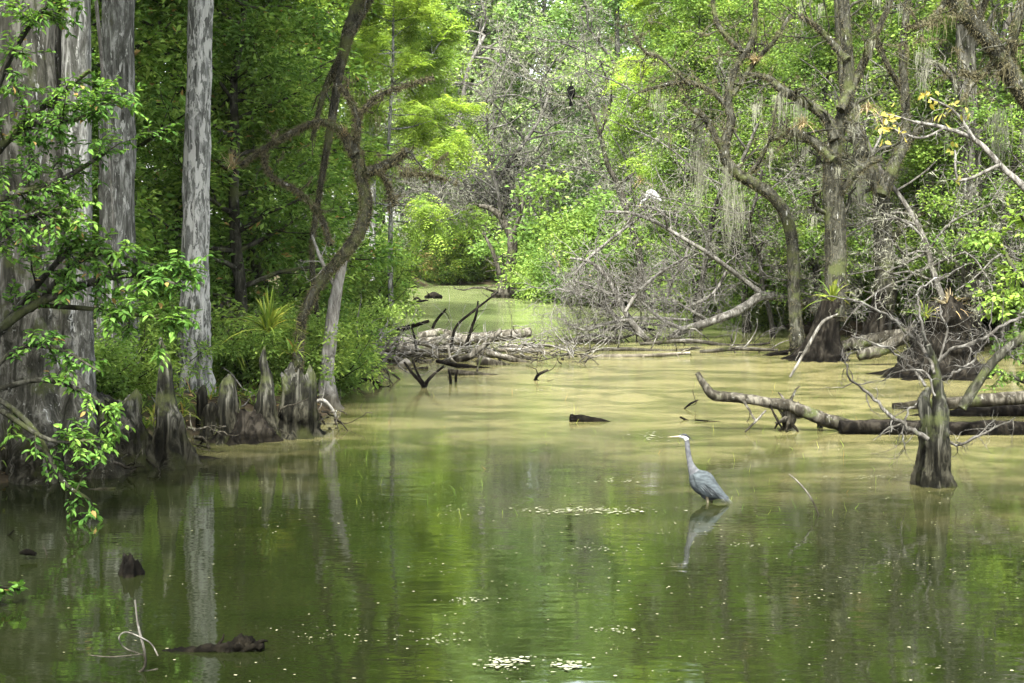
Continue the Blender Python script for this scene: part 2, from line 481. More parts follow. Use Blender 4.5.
def water_mat():
    m, nt, N, Lk = new_mat('swamp water')
    pos = N.new('ShaderNodeNewGeometry').outputs['Position']
    sx = N.new('ShaderNodeSeparateXYZ'); Lk.new(pos, sx.inputs[0])
    # sediment and duckweed film, its gradient also painting sunlit water and near-left tree shade
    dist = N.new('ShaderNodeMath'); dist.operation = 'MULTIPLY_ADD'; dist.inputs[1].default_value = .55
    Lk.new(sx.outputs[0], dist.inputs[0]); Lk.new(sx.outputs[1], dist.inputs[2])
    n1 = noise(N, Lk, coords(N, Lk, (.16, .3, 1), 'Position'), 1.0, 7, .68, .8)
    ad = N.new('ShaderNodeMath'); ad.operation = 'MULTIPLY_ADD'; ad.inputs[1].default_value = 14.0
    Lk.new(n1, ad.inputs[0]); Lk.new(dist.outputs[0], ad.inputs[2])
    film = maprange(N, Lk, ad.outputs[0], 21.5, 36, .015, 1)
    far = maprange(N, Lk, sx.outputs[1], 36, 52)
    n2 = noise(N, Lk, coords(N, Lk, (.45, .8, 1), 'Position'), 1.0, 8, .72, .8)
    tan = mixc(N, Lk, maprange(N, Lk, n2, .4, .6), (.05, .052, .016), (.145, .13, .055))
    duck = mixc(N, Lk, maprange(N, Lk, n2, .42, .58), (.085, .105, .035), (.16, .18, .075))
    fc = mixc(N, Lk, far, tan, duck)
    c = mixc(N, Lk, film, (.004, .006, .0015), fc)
    b = N.new('ShaderNodeBsdfPrincipled'); Lk.new(c, b.inputs['Base Color'])
    b.inputs['IOR'].default_value = 2.0
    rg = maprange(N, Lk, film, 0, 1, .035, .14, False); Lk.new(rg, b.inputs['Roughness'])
    h1 = noise(N, Lk, coords(N, Lk, (.5, 1.3, 1), 'Position'), 1.4, 3, .5)
    h2 = noise(N, Lk, coords(N, Lk, (2, 5, 1), 'Position'), 2.0, 2, .5)
    s = N.new('ShaderNodeMath'); s.operation = 'MULTIPLY_ADD'; s.inputs[1].default_value = .22
    Lk.new(h2, s.inputs[0]); Lk.new(h1, s.inputs[2])
    bp = N.new('ShaderNodeBump'); bp.inputs['Strength'].default_value = .1; bp.inputs['Distance'].default_value = .05
    Lk.new(s.outputs[0], bp.inputs['Height']); Lk.new(bp.outputs[0], b.inputs['Normal'])
    o = N.new('ShaderNodeOutputMaterial'); Lk.new(b.outputs[0], o.inputs['Surface'])
    return m


# ------------------------------------------------------------------ setting
def wpoly():
    L = [np.array([-9, -40, 0.]), np.array([-9, 6, 0.]), G(-300, 545), G(-60, 492), G(0, 484), G(60, 474), G(105, 462), G(135, 448), G(175, 440), G(220, 428),
         G(290, 424), G(335, 414), G(325, 404), G(322, 385), G(345, 368), G(352, 348), G(368, 322), G(392, 300), G(396, 289), G(430, 285.5),
         G(500, 285.5), G(535, 287), G(552, 300), G(600, 304), G(745, 307), G(765, 322), G(800, 333), G(870, 338), G(1000, 342),
         G(1150, 352), G(1500, 385), np.array([26, 5, 0.]), np.array([26, -40, 0.])]
    return np.array(L)[:, :2]


WP = wpoly()


def shore(x, y):
    """signed distance to the shoreline: positive on land"""
    x, y = np.atleast_1d(x).astype(float), np.atleast_1d(y).astype(float)
    a, b = WP, np.roll(WP, -1, 0)
    dmin = np.full(x.shape, 1e9); ins = np.zeros(x.shape, bool)
    for (ax, ay), (bx, by) in zip(a, b):
        ex, ey = bx - ax, by - ay
        t = np.clip(((x - ax) * ex + (y - ay) * ey) / (ex * ex + ey * ey + 1e-9), 0, 1)
        dmin = np.minimum(dmin, np.hypot(x - ax - t * ex, y - ay - t * ey))
        c = (ay > y) != (by > y)
        with np.errstate(divide='ignore', invalid='ignore'):
            xi = ex * (y - ay) / (ey if ey else 1e-9) + ax
        ins ^= c & (x < xi)
    return np.where(ins, -dmin, dmin)


def ground_z(x, y):
    d = shore(x, y)
    x, y = np.atleast_1d(x), np.atleast_1d(y)
    w = .12 * np.sin(x * 1.3 + y * .7) + .1 * np.sin(y * 1.9 - x * .5) + .08 * np.sin(x * 3.1 + 1) * np.sin(y * 2.7)
    land = np.clip(d * .6, 0, .45) + w * np.clip(d, 0, 1) * .8 + np.clip(d - 6, 0, 30) * .01
    return np.where(d > 0, land + .02, np.clip(d * .5, -.8, 0) - .03)


def gz(x, y): return float(ground_z(x, y)[0])


def build_setting():
    xs = np.concatenate([[-160, -120, -80], np.arange(-60, 60.1, .6), [80, 120, 160]])
    ys = np.concatenate([[-70, -50], np.arange(-30, 150.1, .6), [180, 230]])
    X, Yg = np.meshgrid(xs, ys); Z = ground_z(X.ravel(), Yg.ravel()).reshape(X.shape)
    mb = MB(); nx = len(xs)
    i, j = np.meshgrid(np.arange(len(ys) - 1), np.arange(nx - 1), indexing='ij')
    f = np.stack([i * nx + j, i * nx + j + 1, (i + 1) * nx + j + 1, (i + 1) * nx + j], -1).reshape(-1, 4)
    mb.add(np.stack([X, Yg, Z], -1), f)
    o = link('ground', mb.mesh('ground', soil_mat())); tag(o, 'dark leaf litter ground of the swamp bank', 'ground', kind='structure')
    mb = MB()
    mb.add([[-70, -60, 0], [70, -60, 0], [70, 130, 0], [-70, 130, 0]], [[0, 1, 2, 3]])
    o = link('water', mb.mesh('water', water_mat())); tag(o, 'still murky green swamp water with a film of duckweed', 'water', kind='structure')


# ------------------------------------------------------------------ tree prototypes
def branchy(rng, H, h0, R, n, base_r, lean=.05, top=.25, up=.35, sub=5, prof=None, wob=.15, crook=.12, trunk_n=10):
    """trunk mesh with limbs and the twig points that carry leaves; foot at the origin"""
    mb = MB(); pts = []; dirs = []
    tr = [[0, 0, -.3, base_r * 1.25]]
    x = y = 0.0
    for i in range(1, trunk_n + 1):
        t = i / trunk_n
        x += rng.normal(0, wob) + lean * H / trunk_n * .5; y += rng.normal(0, wob)
        tr.append([x, y, H * .95 * t, base_r * (1 - t * (1 - top * .4))])
    tr = crom(tr, 3); tube(mb, tr, 9, rough=.06, rng=rng)
    for k in range(n):
        t = (h0 + (H * .97 - h0) * ((k + rng.rand()) / n)) / H
        i = min(int(t / .95 * (len(tr) - 1)), len(tr) - 2); p = tr[i, :3]
        a = k * 2.4 + rng.normal(0, .4)
        s = prof(t) if prof else math.sin(math.pi * min(1, .15 + .85 * (H * t - h0) / (H - h0))) ** .7
        L = R * max(.25, s) * rng.uniform(.65, 1.15)
        w = wander(p, (math.cos(a), math.sin(a), up + rng.normal(0, .15)), L, tr[i, 3] * .5, .012, 7, rng, crook)
        tube(mb, w, 6, caps=False)
        for q in range(sub):
            u = rng.uniform(.25, 1); ii = min(int(u * 7), 6)
            d = unit(w[ii + 1, :3] - w[ii, :3]) + rng.normal(0, .6, 3) + np.array([0, 0, .1])
            l2 = L * rng.uniform(.2, .45)
            w2 = wander(w[ii, :3], d, l2, max(w[ii, 3] * .5, .01), .006, 4, rng, .2)
            tube(mb, w2, 4, caps=False)
            for z in range(1, 5):
                pts.append(w2[z, :3]); dirs.append(w2[z, :3] - w2[z - 1, :3])
        pts.append(w[-1, :3]); dirs.append(w[-1, :3] - w[-2, :3])
    return mb, np.array(pts), np.array(dirs)


PROTO = {}


def proto(key, trunk_mb, crown_mb, bark, leafm):
    PROTO[key] = (trunk_mb.mesh(key + ' trunk', bark), crown_mb.mesh(key + ' crown', leafm, smooth=False))


def make_protos():
    for s in range(3):                       # dense evergreen broadleaf, leafy to the ground
        rng = np.random.RandomState(10 + s)
        tb, pts, _ = branchy(rng, 13, .8, 3.0, 44, .16, up=.3, sub=6, prof=lambda t: .95 - .45 * t)
        cb = MB(); leaf_clusters(cb, pts[rng.rand(len(pts)) < .8], 26, .36, .17, .08, rng)
        PROTO['evergreen_%d' % s] = (tb.mesh('evergreen trunk', M['mossy']), cb.mesh('evergreen crown', M['ever'], False), cb.mesh('evergreen crown light', M['ever2'], False))
    for s in range(3):                       # tall pale trees far off
        rng = np.random.RandomState(20 + s)
        tb, pts, _ = branchy(rng, 30, 4, 5.5, 46, .34, up=.45, sub=6, prof=lambda t: .9 - .35 * t, wob=.3, trunk_n=8)
        cb = MB(); leaf_clusters(cb, pts, 17, .95, .34, .2, rng, flat=.6)
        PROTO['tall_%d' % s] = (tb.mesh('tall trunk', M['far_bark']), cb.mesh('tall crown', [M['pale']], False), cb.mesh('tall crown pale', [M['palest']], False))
    for s in range(2):                       # feathery cypress
        rng = np.random.RandomState(30 + s)
        tb, pts, dirs = branchy(rng, 17, 4.5, 3.6, 40, .11, up=.12, sub=6, prof=lambda t: 1.0 - .6 * t, wob=.05)
        cb = MB()
        k = 8; pp = np.repeat(pts, k, 0) + rng.normal(0, .12, (len(pts) * k, 3)); dd = np.repeat(unit(dirs), k, 0) + rng.normal(0, .7, (len(pp), 3)) * np.array([1, 1, .4])
        sprays(cb, pp, dd, .6, rng, k=6, ll=.24, lw=.045)
        proto('feathery_%d' % s, tb, cb, M['bark_grey'], M['feather'])
    for s in range(3):                       # mid-size broadleaf with open crown
        rng = np.random.RandomState(40 + s)
        tb, pts, _ = branchy(rng, 18, 2.2, 3.8, 40, .22, up=.4, sub=6, prof=lambda t: .9 - .3 * t, wob=.3, crook=.2)
        cb = MB(); leaf_clusters(cb, pts, 20, .6, .2, .11, rng, flat=.6)
        PROTO['mid_%d' % s] = (tb.mesh('mid trunk', M['mossy']), cb.mesh('mid crown', M['olive'], False), cb.mesh('mid crown fresh', M['fresh'], False))
    for s in range(3):                       # shrubs
        rng = np.random.RandomState(50 + s)
        tb, cb = MB(), MB(); pts = []
        for k in range(26):
            a = rng.uniform(0, TAU)
            w = wander((rng.normal(0, .12), rng.normal(0, .12), -.1), (math.cos(a) * .8, math.sin(a) * .8, rng.uniform(.5, 1.6)), rng.uniform(1, 2.1), .025, .006, 7, rng, .16)
            tube(tb, w, 5, caps=False)
            e = []; twig_out(tb, w, 5, .5, rng, 1, 4, ends=e)
            pts += [q[j, :3] for q in e for j in (2, 4, 5)] + [w[-1, :3]]
        pts = np.array(pts)
        leaf_clusters(cb, pts, 26, .22, .11, .055, rng)
        PROTO['shrub_%d' % s] = tuple([tb.mesh('shrub stems', M['mossy'])] + [cb.mesh('shrub foliage', M[k], False) for k in ('shrub', 'ever', 'rust', 'fresh')])
    for s in range(2):                       # grey leafless bushy trees
        rng = np.random.RandomState(60 + s)
        tb = MB(); mm = MB()
        tr = crom(wander((0, 0, -.2), (0, 0, 1), 6, .085, .04, 6, rng, .2), 3); tube(tb, tr, 7)
        for k in range(16):
            i = rng.randint(5, len(tr)); a = rng.uniform(0, TAU)
            w = wander(tr[i, :3], (math.cos(a), math.sin(a), rng.uniform(-.1, .6)), rng.uniform(2, 3.6), .032, .01, 7, rng, .28)
            tube(tb, w, 5, caps=False)
            e = [w]; twig_out(tb, w, 8, 1.3, rng, 2, 4, .35, rmin=.0045, ends=e)
            for q in e: fuzz(mm, q, 9, .12, rng, .008, .5)
        PROTO['bare_%d' % s] = (tb.mesh('bare trunk', M['twig']), mm.mesh('bare moss', M['smoss'], False))


CANOPY = []


def plant(name, label, cat, key, px, Y, sc=1.0, rz=None, group=None, var=0, X=None, part='crown', zoff=0.0):
    """a copy of a prototype: thing > trunk, crown (meshes shared)"""
    x = (px - 512) / F * Y if X is None else X
    z = max(gz(x, Y), -.1) + zoff
    rz = (px * 1.7 + Y * .9) % TAU if rz is None else rz
    o = thing(name, label, cat, (x, Y, z), rz, sc, group)
    pr = PROTO[key]
    link('stem' if 'shrub' in name else 'trunk', pr[0], o)
    link(part, pr[1 + var], o)
    return o


# ------------------------------------------------------------------ things
RNG = np.random.RandomState(7)


def solid(name, label, cat, mb, mat, base, group=None, smooth=True):
    """a thing that is one mesh, its origin at its base"""
    o = link(name, mb.mesh(name, mat, smooth, base), None, base)
    return tag(o, label, cat, group)


def part(name, mb, mat, parent, smooth=True):
    return link(name, mb.mesh(name, mat, smooth, tuple(parent.location)), parent)


def tree_thing(name, label, cat, base, group=None):
    return thing(name, label, cat, base, group=group)


def big_cypress(label, px_top, px_base, Y, r_top, r_mid, seed, bark, H=17, flare=1.4, hf=.6, depth=.3, hd=1.3, crown=True, flutes=7):
    rng = np.random.RandomState(seed)
    b = P(px_base, 400, Y); t0 = P(px_top, 0, Y)
    bx = b[0]; tx = t0[0]; zt = t0[2]
    base = np.array([bx, Y, -.25])
    zs = np.concatenate([np.linspace(-.25, 2.2, 40), np.linspace(2.3, H, 40)])
    path = []
    for z in zs:
        t = z / zt
        path.append([bx + (tx - bx) * t, Y + .1 * math.sin(z * .4 + seed), z, (r_mid + (r_top - r_mid) * min(t, 1)) * (1 if z < zt else max(.25, 1 - (z - zt) / (H - zt) * .75))])
    o = tree_thing('cypress_tree', label, 'tree', base)
    mb = MB(); buttress(mb, np.array(path), rng, 56, flutes, flare, hf, depth, hd, .05, lump=.025)
    pts, dirs = [], []
    top = np.array(path)[-25:]
    for k in range(22):
        i = rng.randint(2, len(top)); a = rng.uniform(0, TAU)
        w = wander(top[i, :3], (math.cos(a), math.sin(a), .35), rng.uniform(2, 4), .06, .012, 7, rng, .12)
        tube(mb, w, 6, caps=False)
        e = []; twig_out(mb, w, 7, 1.2, rng, 1, 4, ends=e)
        for q in e:
            for j in (2, 4, 5): pts.append(q[j, :3]); dirs.append(q[j, :3] - q[j - 1, :3])
    part('trunk', mb, bark, o)
    if crown:
        cb = MB(); k = 12; pts = np.array(pts); dirs = np.array(dirs)
        pp = np.repeat(pts, k, 0) + rng.normal(0, .2, (len(pts) * k, 3)); dd = np.repeat(unit(dirs), k, 0) + rng.normal(0, .7, (len(pp), 3)) * np.array([1, 1, .4])
        sprays(cb, pp, dd, .6, rng, k=7, ll=.15, lw=.03)
        part('crown', cb, M['feather'], o, False)
    return o


def knee(label, pxb, pyb, pxt, pyt, wb, wt, seed, name='cypress_knee', jag=0.0, group=None, mat='knee', flutes=6, depth=.3, cat='cypress knee', hf=.32, k=26):
    """a tapering woody knee or stump from waterline pixel to top pixel; widths in pixels"""
    rng = np.random.RandomState(seed)
    g = G(pxb, pyb); Y = g[1]; t = P(pxt, pyt, Y); s = Y / F
    h = t[2]
    zs = np.linspace(-.15, h, k); path = []
    for z in zs:
        u = max(0, z / h)
        path.append([g[0] + (t[0] - g[0]) * u ** 1.2 + .02 * math.sin(z * 7 + seed), Y + .02 * math.sin(z * 9), z, (wb * .85 + (wt - wb * .85) * u ** .62) * .5 * s * (1 if jag or u < .8 else math.sqrt(max(.03, 1 - ((u - .8) / .2) ** 2)))])
    mb = MB(); buttress(mb, np.array(path), rng, 36, flutes, .65, hf, depth, .5, .05, jag=jag, lump=.11)
    return solid(name, label, cat, mb, M[mat], (g[0], Y, -.1), group)


def log_thing(label, pts, Y, mat, seed, name='log', cat='log', sides=12, twigs=0, tl=.5, group=None, rough=.1, broken=True):
    rng = np.random.RandomState(seed)
    p = px_path(pts, Y); path = crom(p, 6)
    mb = MB(); tube(mb, path, sides, rough=rough, rng=rng)
    if twigs: twig_out(mb, path, twigs, tl, rng, 1, 5, .3, rfac=.4, rmin=.006)
    return solid(name, label, cat, mb, M[mat], tuple(path[0, :3]), group)


def crooked(label, trunk_pts, limbs, Y, seed, bark='mossy', name='crooked_tree', moss=0, twigs=0, tl=.8, levels=2, sides=11, wob=.12, cat='tree', moss_len=.09, leafpts=None, leafm='olive', crown=None, hangs=0, hang_len=.5, rmin=.005, mossm='moss', tgrav=0.0, first=True):
    """a tree whose trunk and limbs follow given pixel paths at given depths"""
    rng = np.random.RandomState(seed)
    paths = [crom(px_path(trunk_pts, Y, 0), 6)]
    for l in limbs:
        q = px_path(l, Y, wob, rng)
        paths.append(crom(q, 6))
    base = paths[0][0, :3].copy()
    o = tree_thing(name, label, cat, base)
    mb = MB(); ends = []
    for i, p in enumerate(paths):
        tube(mb, p, sides if i == 0 else 8, rough=.1, rng=rng)
        if twigs: twig_out(mb, p, max(2, int(twigs * (.5 if i == 0 else 1))), tl, rng, levels, 5, .3, tgrav, rfac=.35, tmin=.35 if i == 0 else .1, ends=ends, rmin=rmin)
    part('trunk', mb, M[bark], o)
    if moss:
        fb = MB()
        for p in paths:
            L = np.linalg.norm(np.diff(p[:, :3], axis=0), axis=1).sum()
            fuzz(fb, p, int(moss * L), moss_len, rng, .007, .5)
        for e in ends:
            if rng.rand() < .5: fuzz(fb, e, int(moss * .12 * tl) + 8, moss_len * .9, rng, .006, .7)
        if hangs and ends:
            hp = np.array([e[rng.randint(2, len(e)), :3] for e in ends])[rng.permutation(len(ends))[:hangs]]
            strands(fb, hp, 14, hang_len, rng, .006, .07)
        part('moss', fb, M[mossm], o, False)
    if crown:
        cb = MB()
        cp = np.array([e[j, :3] for e in ends for j in (2, 4, 5)])
        cp = cp[rng.rand(len(cp)) < crown.get('keep', 1)]
        leaf_clusters(cb, cp, crown['per'], crown['rad'], crown['L'], crown['W'], rng, big=crown.get('big', False))
        part('crown', cb, M[leafm], o, False)
    return o


def rosette(label, px, py, Y, size, n, mat, seed, name='air_plant', cat='air plant', bend=.5, W=.018, upb=.5, group=None):
    rng = np.random.RandomState(seed); c = P(px, py, Y)
    a = rng.uniform(0, TAU, n); e = rng.uniform(-.3, 1.2, n) + upb * .4
    d = np.stack([np.cos(a) * np.cos(e), np.sin(a) * np.cos(e), np.sin(e)], 1)
    mb = MB(); blades(mb, c + d * .03 + rng.normal(0, .03, (n, 3)), d, size * rng.uniform(.5, 1.1, n), W, rng, bend)
    return solid(name, label, cat, mb, M[mat], tuple(c), group, False)


def leafy_branch(label, paths, Y, seed, leafm, L, W, name='leafy_shrub', twn=9, tl=.5, per=9, cat='shrub', wob=.2, r_twig=.004, levels=2, keep=1.0, spacing=.036):
    """arching leafy stems near the viewer: leaves set alternately along every twig"""
    rng = np.random.RandomState(seed); mb, cb = MB(), MB(); ends = []
    base = None
    for pl in paths:
        p = crom(px_path(pl, Y, wob, rng), 6)
        if base is None: base = p[0, :3].copy()
        tube(mb, p, 6, rough=.05, rng=rng)
        e = []; twig_out(mb, p, twn, tl, rng, levels, 4, .18, -.04, rfac=.4, tmin=.3, spread=.8, ends=e, rmin=r_twig)
        ends += e + [p[len(p) // 2:]]
    C, Dd, Nn = [], [], []
    for e in ends:
        Ls = np.linalg.norm(np.diff(e[:, :3], axis=0), axis=1).sum()
        k = max(4, int(Ls / spacing))
        for j in range(k):
            t = (.15 + .85 * (j + rng.rand() * .5) / k) * (len(e) - 1); i = min(int(t), len(e) - 2)
            c = e[i, :3] + (e[i + 1, :3] - e[i, :3]) * (t - i); tan = unit(e[i + 1, :3] - e[i, :3])
            s = unit(np.cross(tan, (0, 0, 1.0))) * (1 if j % 2 else -1)
            C.append(c); Dd.append(tan * .6 + s * .8 + rng.normal(0, .25, 3) - np.array([0, 0, .25])); Nn.append(np.array([0, 0, 1.0]) + rng.normal(0, .35, 3))
    C, Dd, Nn = map(np.array, (C, Dd, Nn))
    leaves(cb, C, Dd, Nn, L * rng.uniform(.6, 1.2, len(C)), W * rng.uniform(.75, 1.2, len(C)), .25, True)
    o = tree_thing(name, label, cat, base)
    part('stem', mb, M['mossy'], o); part('foliage', cb, M[leafm], o, False)
    return o


def loft(mb, spine, rv, rl, sides=16, mat=0, mats=None):
    """one continuous skin along a spine in the xz plane: rv radius in plane, rl sideways"""
    c = np.asarray(spine, float); n = len(c)
    tan = unit(np.gradient(c, axis=0)); side = np.array([0, 1.0, 0])
    w = np.cross(tan, side)
    a = np.arange(sides) * TAU / sides
    v = c[:, None] + side * np.cos(a)[None, :, None] * np.asarray(rl)[:, None, None] + w[:, None] * (np.sin(a)[None, :, None] * np.asarray(rv)[:, None, None])
    v = v.reshape(-1, 3)
    for i in range(n - 1):
        j = np.arange(sides); k = (j + 1) % sides
        f = np.stack([i * sides + j, i * sides + k, (i + 1) * sides + k, (i + 1) * sides + j], -1)
        if i == 0: mb.add(v, f, mats[i] if mats else mat)
        else:
            mb.q.append(f + mb.n - len(v)); mb.qm.append(np.full(len(f), mats[i] if mats else mat))


def interp(cols, n):
    """smooth table of control rows"""
    p = np.asarray(cols, float); k = p.shape[1]
    a = np.vstack([2 * p[0] - p[1], p, 2 * p[-1] - p[-2]]); out = []
    for i in range(len(p) - 1):
        p0, p1, p2, p3 = a[i:i + 4]
        t = np.linspace(0, 1, n, endpoint=False)[:, None]
        out.append(.5 * (2 * p1 + (p2 - p0) * t + (2 * p0 - 5 * p1 + 4 * p2 - p3) * t ** 2 + (3 * p1 - p0 - 3 * p2 + p3) * t ** 3))
    out.append(p[-1:]); return np.vstack(out)


def ball(mb, c, r, mat=0, n=8):
    th = np.linspace(0, math.pi, n + 1); ph = np.arange(2 * n) * math.pi / n
    T, H = np.meshgrid(th, ph, indexing='ij')
    v = np.stack([np.sin(T) * np.cos(H), np.sin(T) * np.sin(H), np.cos(T)], -1).reshape(-1, 3) * np.asarray(r) + np.asarray(c)
    m = 2 * n; i, j = np.meshgrid(np.arange(n), np.arange(m), indexing='ij'); k = (j + 1) % m
    mb.add(v, np.stack([i * m + j, (i + 1) * m + j, (i + 1) * m + k, i * m + k], -1).reshape(-1, 4), mat)


def bird_wing(mb, table, y0, thick, sides, mat=0):
    """folded wing: overlapping feather blades over a shell; table rows are (x, z, half height)"""
    t = interp(table, 6); n = len(t)
    for sgn in sides:
        k = 8; rows = []
        for j in range(k + 1):
            u = -1 + 2 * j / k
            rows.append(np.stack([t[:, 0] + u * t[:, 2] * .25, sgn * (y0 * t[:, 3] + thick * np.sqrt(max(0, 1 - u * u)) * t[:, 3]), t[:, 1] + u * t[:, 2]], 1))
        v = np.stack(rows, 1).reshape(-1, 3)
        i, j = np.meshgrid(np.arange(n - 1), np.arange(k), indexing='ij'); m = k + 1
        mb.add(v, np.stack([i * m + j, i * m + j + 1, (i + 1) * m + j + 1, (i + 1) * m + j], -1).reshape(-1, 4), mat)


def heron():
    s = .01153; ox, oy = 708., 502.
    g = G(ox, oy)
    X = lambda px: (px - ox) * s
    Z = lambda py: (oy - py) * s
    rows = [  # px, py, rv, rl, material
        (728.5, 494.5, .6, .8, 0), (724, 492, 2.2, 2.2, 0), (718, 489, 5.5, 4.5, 0), (711, 485.5, 9.5, 7, 0), (704.5, 481, 12, 8.5, 0), (698.5, 475.5, 11, 8, 0),
        (694, 469.5, 6, 5, 1), (690.6, 462, 3.5, 3.1, 1), (688.8, 454.5, 2.7, 2.4, 1), (687.6, 447, 2.6, 2.3, 1), (687, 441, 2.4, 2.1, 1), (686.4, 437, 2.5, 2.1, 2),
        (684.4, 434.3, 2.7, 2.1, 2), (681.6, 433.9, 2.0, 1.6, 2), (679, 433.9, 1.1, .9, 3), (674, 434.2, .75, .6, 3), (667.5, 434.7, .15, .15, 3)]
    t = interp([(X(a), Z(b), c * s, d * s) for a, b, c, d, _ in rows], 5)
    spine = np.stack([t[:, 0], 0 * t[:, 0], t[:, 1]], 1)
    mats = [rows[min(i // 5, len(rows) - 1)][4] for i in range(len(t))]
    mb = MB(); loft(mb, spine, np.maximum(t[:, 2], .001), np.maximum(t[:, 3], .001), 18, mats=mats)
    for dx, dy in ((-.012, -.045), (.03, .045)):     # legs, feet on the muddy bottom
        L = crom([[.0 + dx, dy, .11, .022], [.01 + dx, dy, .02, .012], [.0 + dx, dy, -.1, .009], [.02 + dx, dy, -.4, .008]], 4)
        tube(mb, L, 8, 4)
        for a in (-2.6, 3.14, 2.6, 0):
            e = L[-1, :3]; tube(mb, crom([[*e, .008], [e[0] + .07 * math.cos(a), e[1] + .07 * math.sin(a), e[2], .004]], 2), 5, 4)
    grey = plain_mat('heron blue grey plumage', (.022, .026, .027), (.04, .046, .048), 22, .7, .04, (1, 1, 2.2))
    neck = plain_mat('heron neck plumage', (.04, .041, .043), (.066, .068, .07), 30, .7, .04)
    white = plain_mat('heron white face', (.18, .18, .18), (.26, .26, .25), 20)
    bill = plain_mat('heron bill', (.1, .085, .04), (.16, .13, .06), 30, .4, .5)
    leg = plain_mat('heron legs', (.05, .045, .03), (.1, .09, .06), 30)
    black = plain_mat('heron black plumes', (.012, .013, .016), (.025, .027, .03), 30)
    wing = plain_mat('heron wing', (.024, .029, .031), (.046, .054, .056), 16, .7, .04, (1, 1, 3))
    o = thing('heron', 'tall blue grey heron wading in open water with neck stretched up', 'bird', g - np.array([0, 0, .035]), math.radians(-8))
    r = np.random.RandomState(3); pm = MB(); n = 260            # loose back, shoulder and breast plumes
    u = r.rand(n); sg = r.choice([-1, 1], n)
    px = 695 + 30 * u; py = 470.5 + 22.5 * u ** .95 + r.uniform(-1, 9, n) * (1 - u)
    hw = np.clip(np.interp(px, [693, 700, 706, 714, 722, 728], [5, 8.6, 9.4, 8, 5, 2.5]), 1, 12)
    b = np.stack([(px - ox) * s, sg * hw * s * r.uniform(.55, 1.12, n), (oy - py) * s], 1)
    d = np.stack([np.full(n, .75), sg * .12 + r.normal(0, .1, n), np.full(n, -.6) + r.normal(0, .1, n)], 1)
    blades(pm, b, d, .1 * r.uniform(.6, 1.4, n), .009, r, .1, 4)
    n = 50; b = np.stack([(690.5 + 3 * r.rand(n) - ox) * s, r.normal(0, .02, n), (oy - 461 - 9 * r.rand(n)) * s], 1)
    blades(pm, b, np.stack([r.normal(-.05, .15, n), r.normal(0, .2, n), np.full(n, -1)], 1), .09, .005, r, .05, 4)
    link('plumes', pm.mesh('plumes', plain_mat('heron plumes', (.022, .026, .028), (.09, .1, .102), island=True), False), o)
    link('body', mb.mesh('heron body', [grey, neck, white, bill, leg]), o)
    w = MB()
    bird_wing(w, [(X(693), Z(471), .005, .75), (X(697), Z(475), .065, .98), (X(704), Z(480.5), .105, 1.02), (X(712), Z(486), .085, .9), (X(720), Z(491), .045, .6), (X(727.5), Z(495.5), .006, .2)], .078, .03, (-1,))
    link('wing', w.mesh('wing', wing), o)
    w = MB()
    bird_wing(w, [(X(693), Z(471), .005, .75), (X(697), Z(475), .065, .98), (X(704), Z(480.5), .105, 1.02), (X(712), Z(486), .085, .9), (X(720), Z(491), .045, .6), (X(727.5), Z(495.5), .006, .2)], .078, .03, (1,))
    link('wing', w.mesh('wing', wing), o)
    c = MB()                                          # black head stripe and plume
    for sg in (-1, 1):
        tube(c, crom([[X(680.5), sg * .012, Z(432.6), .004], [X(683.5), sg * .02, Z(431.8), .010], [X(687), sg * .015, Z(433), .010], [X(690.5), sg * .006, Z(436), .004], [X(694), 0, Z(440), .0015]], 4), 7, flat=.8)
    link('crest', c.mesh('crest', black), o)
    e = MB()
    for sg in (-1, 1): ball(e, (X(682.3), sg * .021, Z(433.6)), .005)
    link('eye', e.mesh('eye', plain_mat('heron eye', (.5, .35, .02), (.6, .45, .03), 5, .2)), o)
    b = MB()                                          # dark shoulder and belly patch
    tube(b, crom([[X(700), 0, Z(491), .01], [X(705), 0, Z(493.5), .045], [X(712), 0, Z(494.3), .045], [X(719), 0, Z(494), .012]], 5), 10, flat=.7)
    link('belly_feathers', b.mesh('belly', black), o)


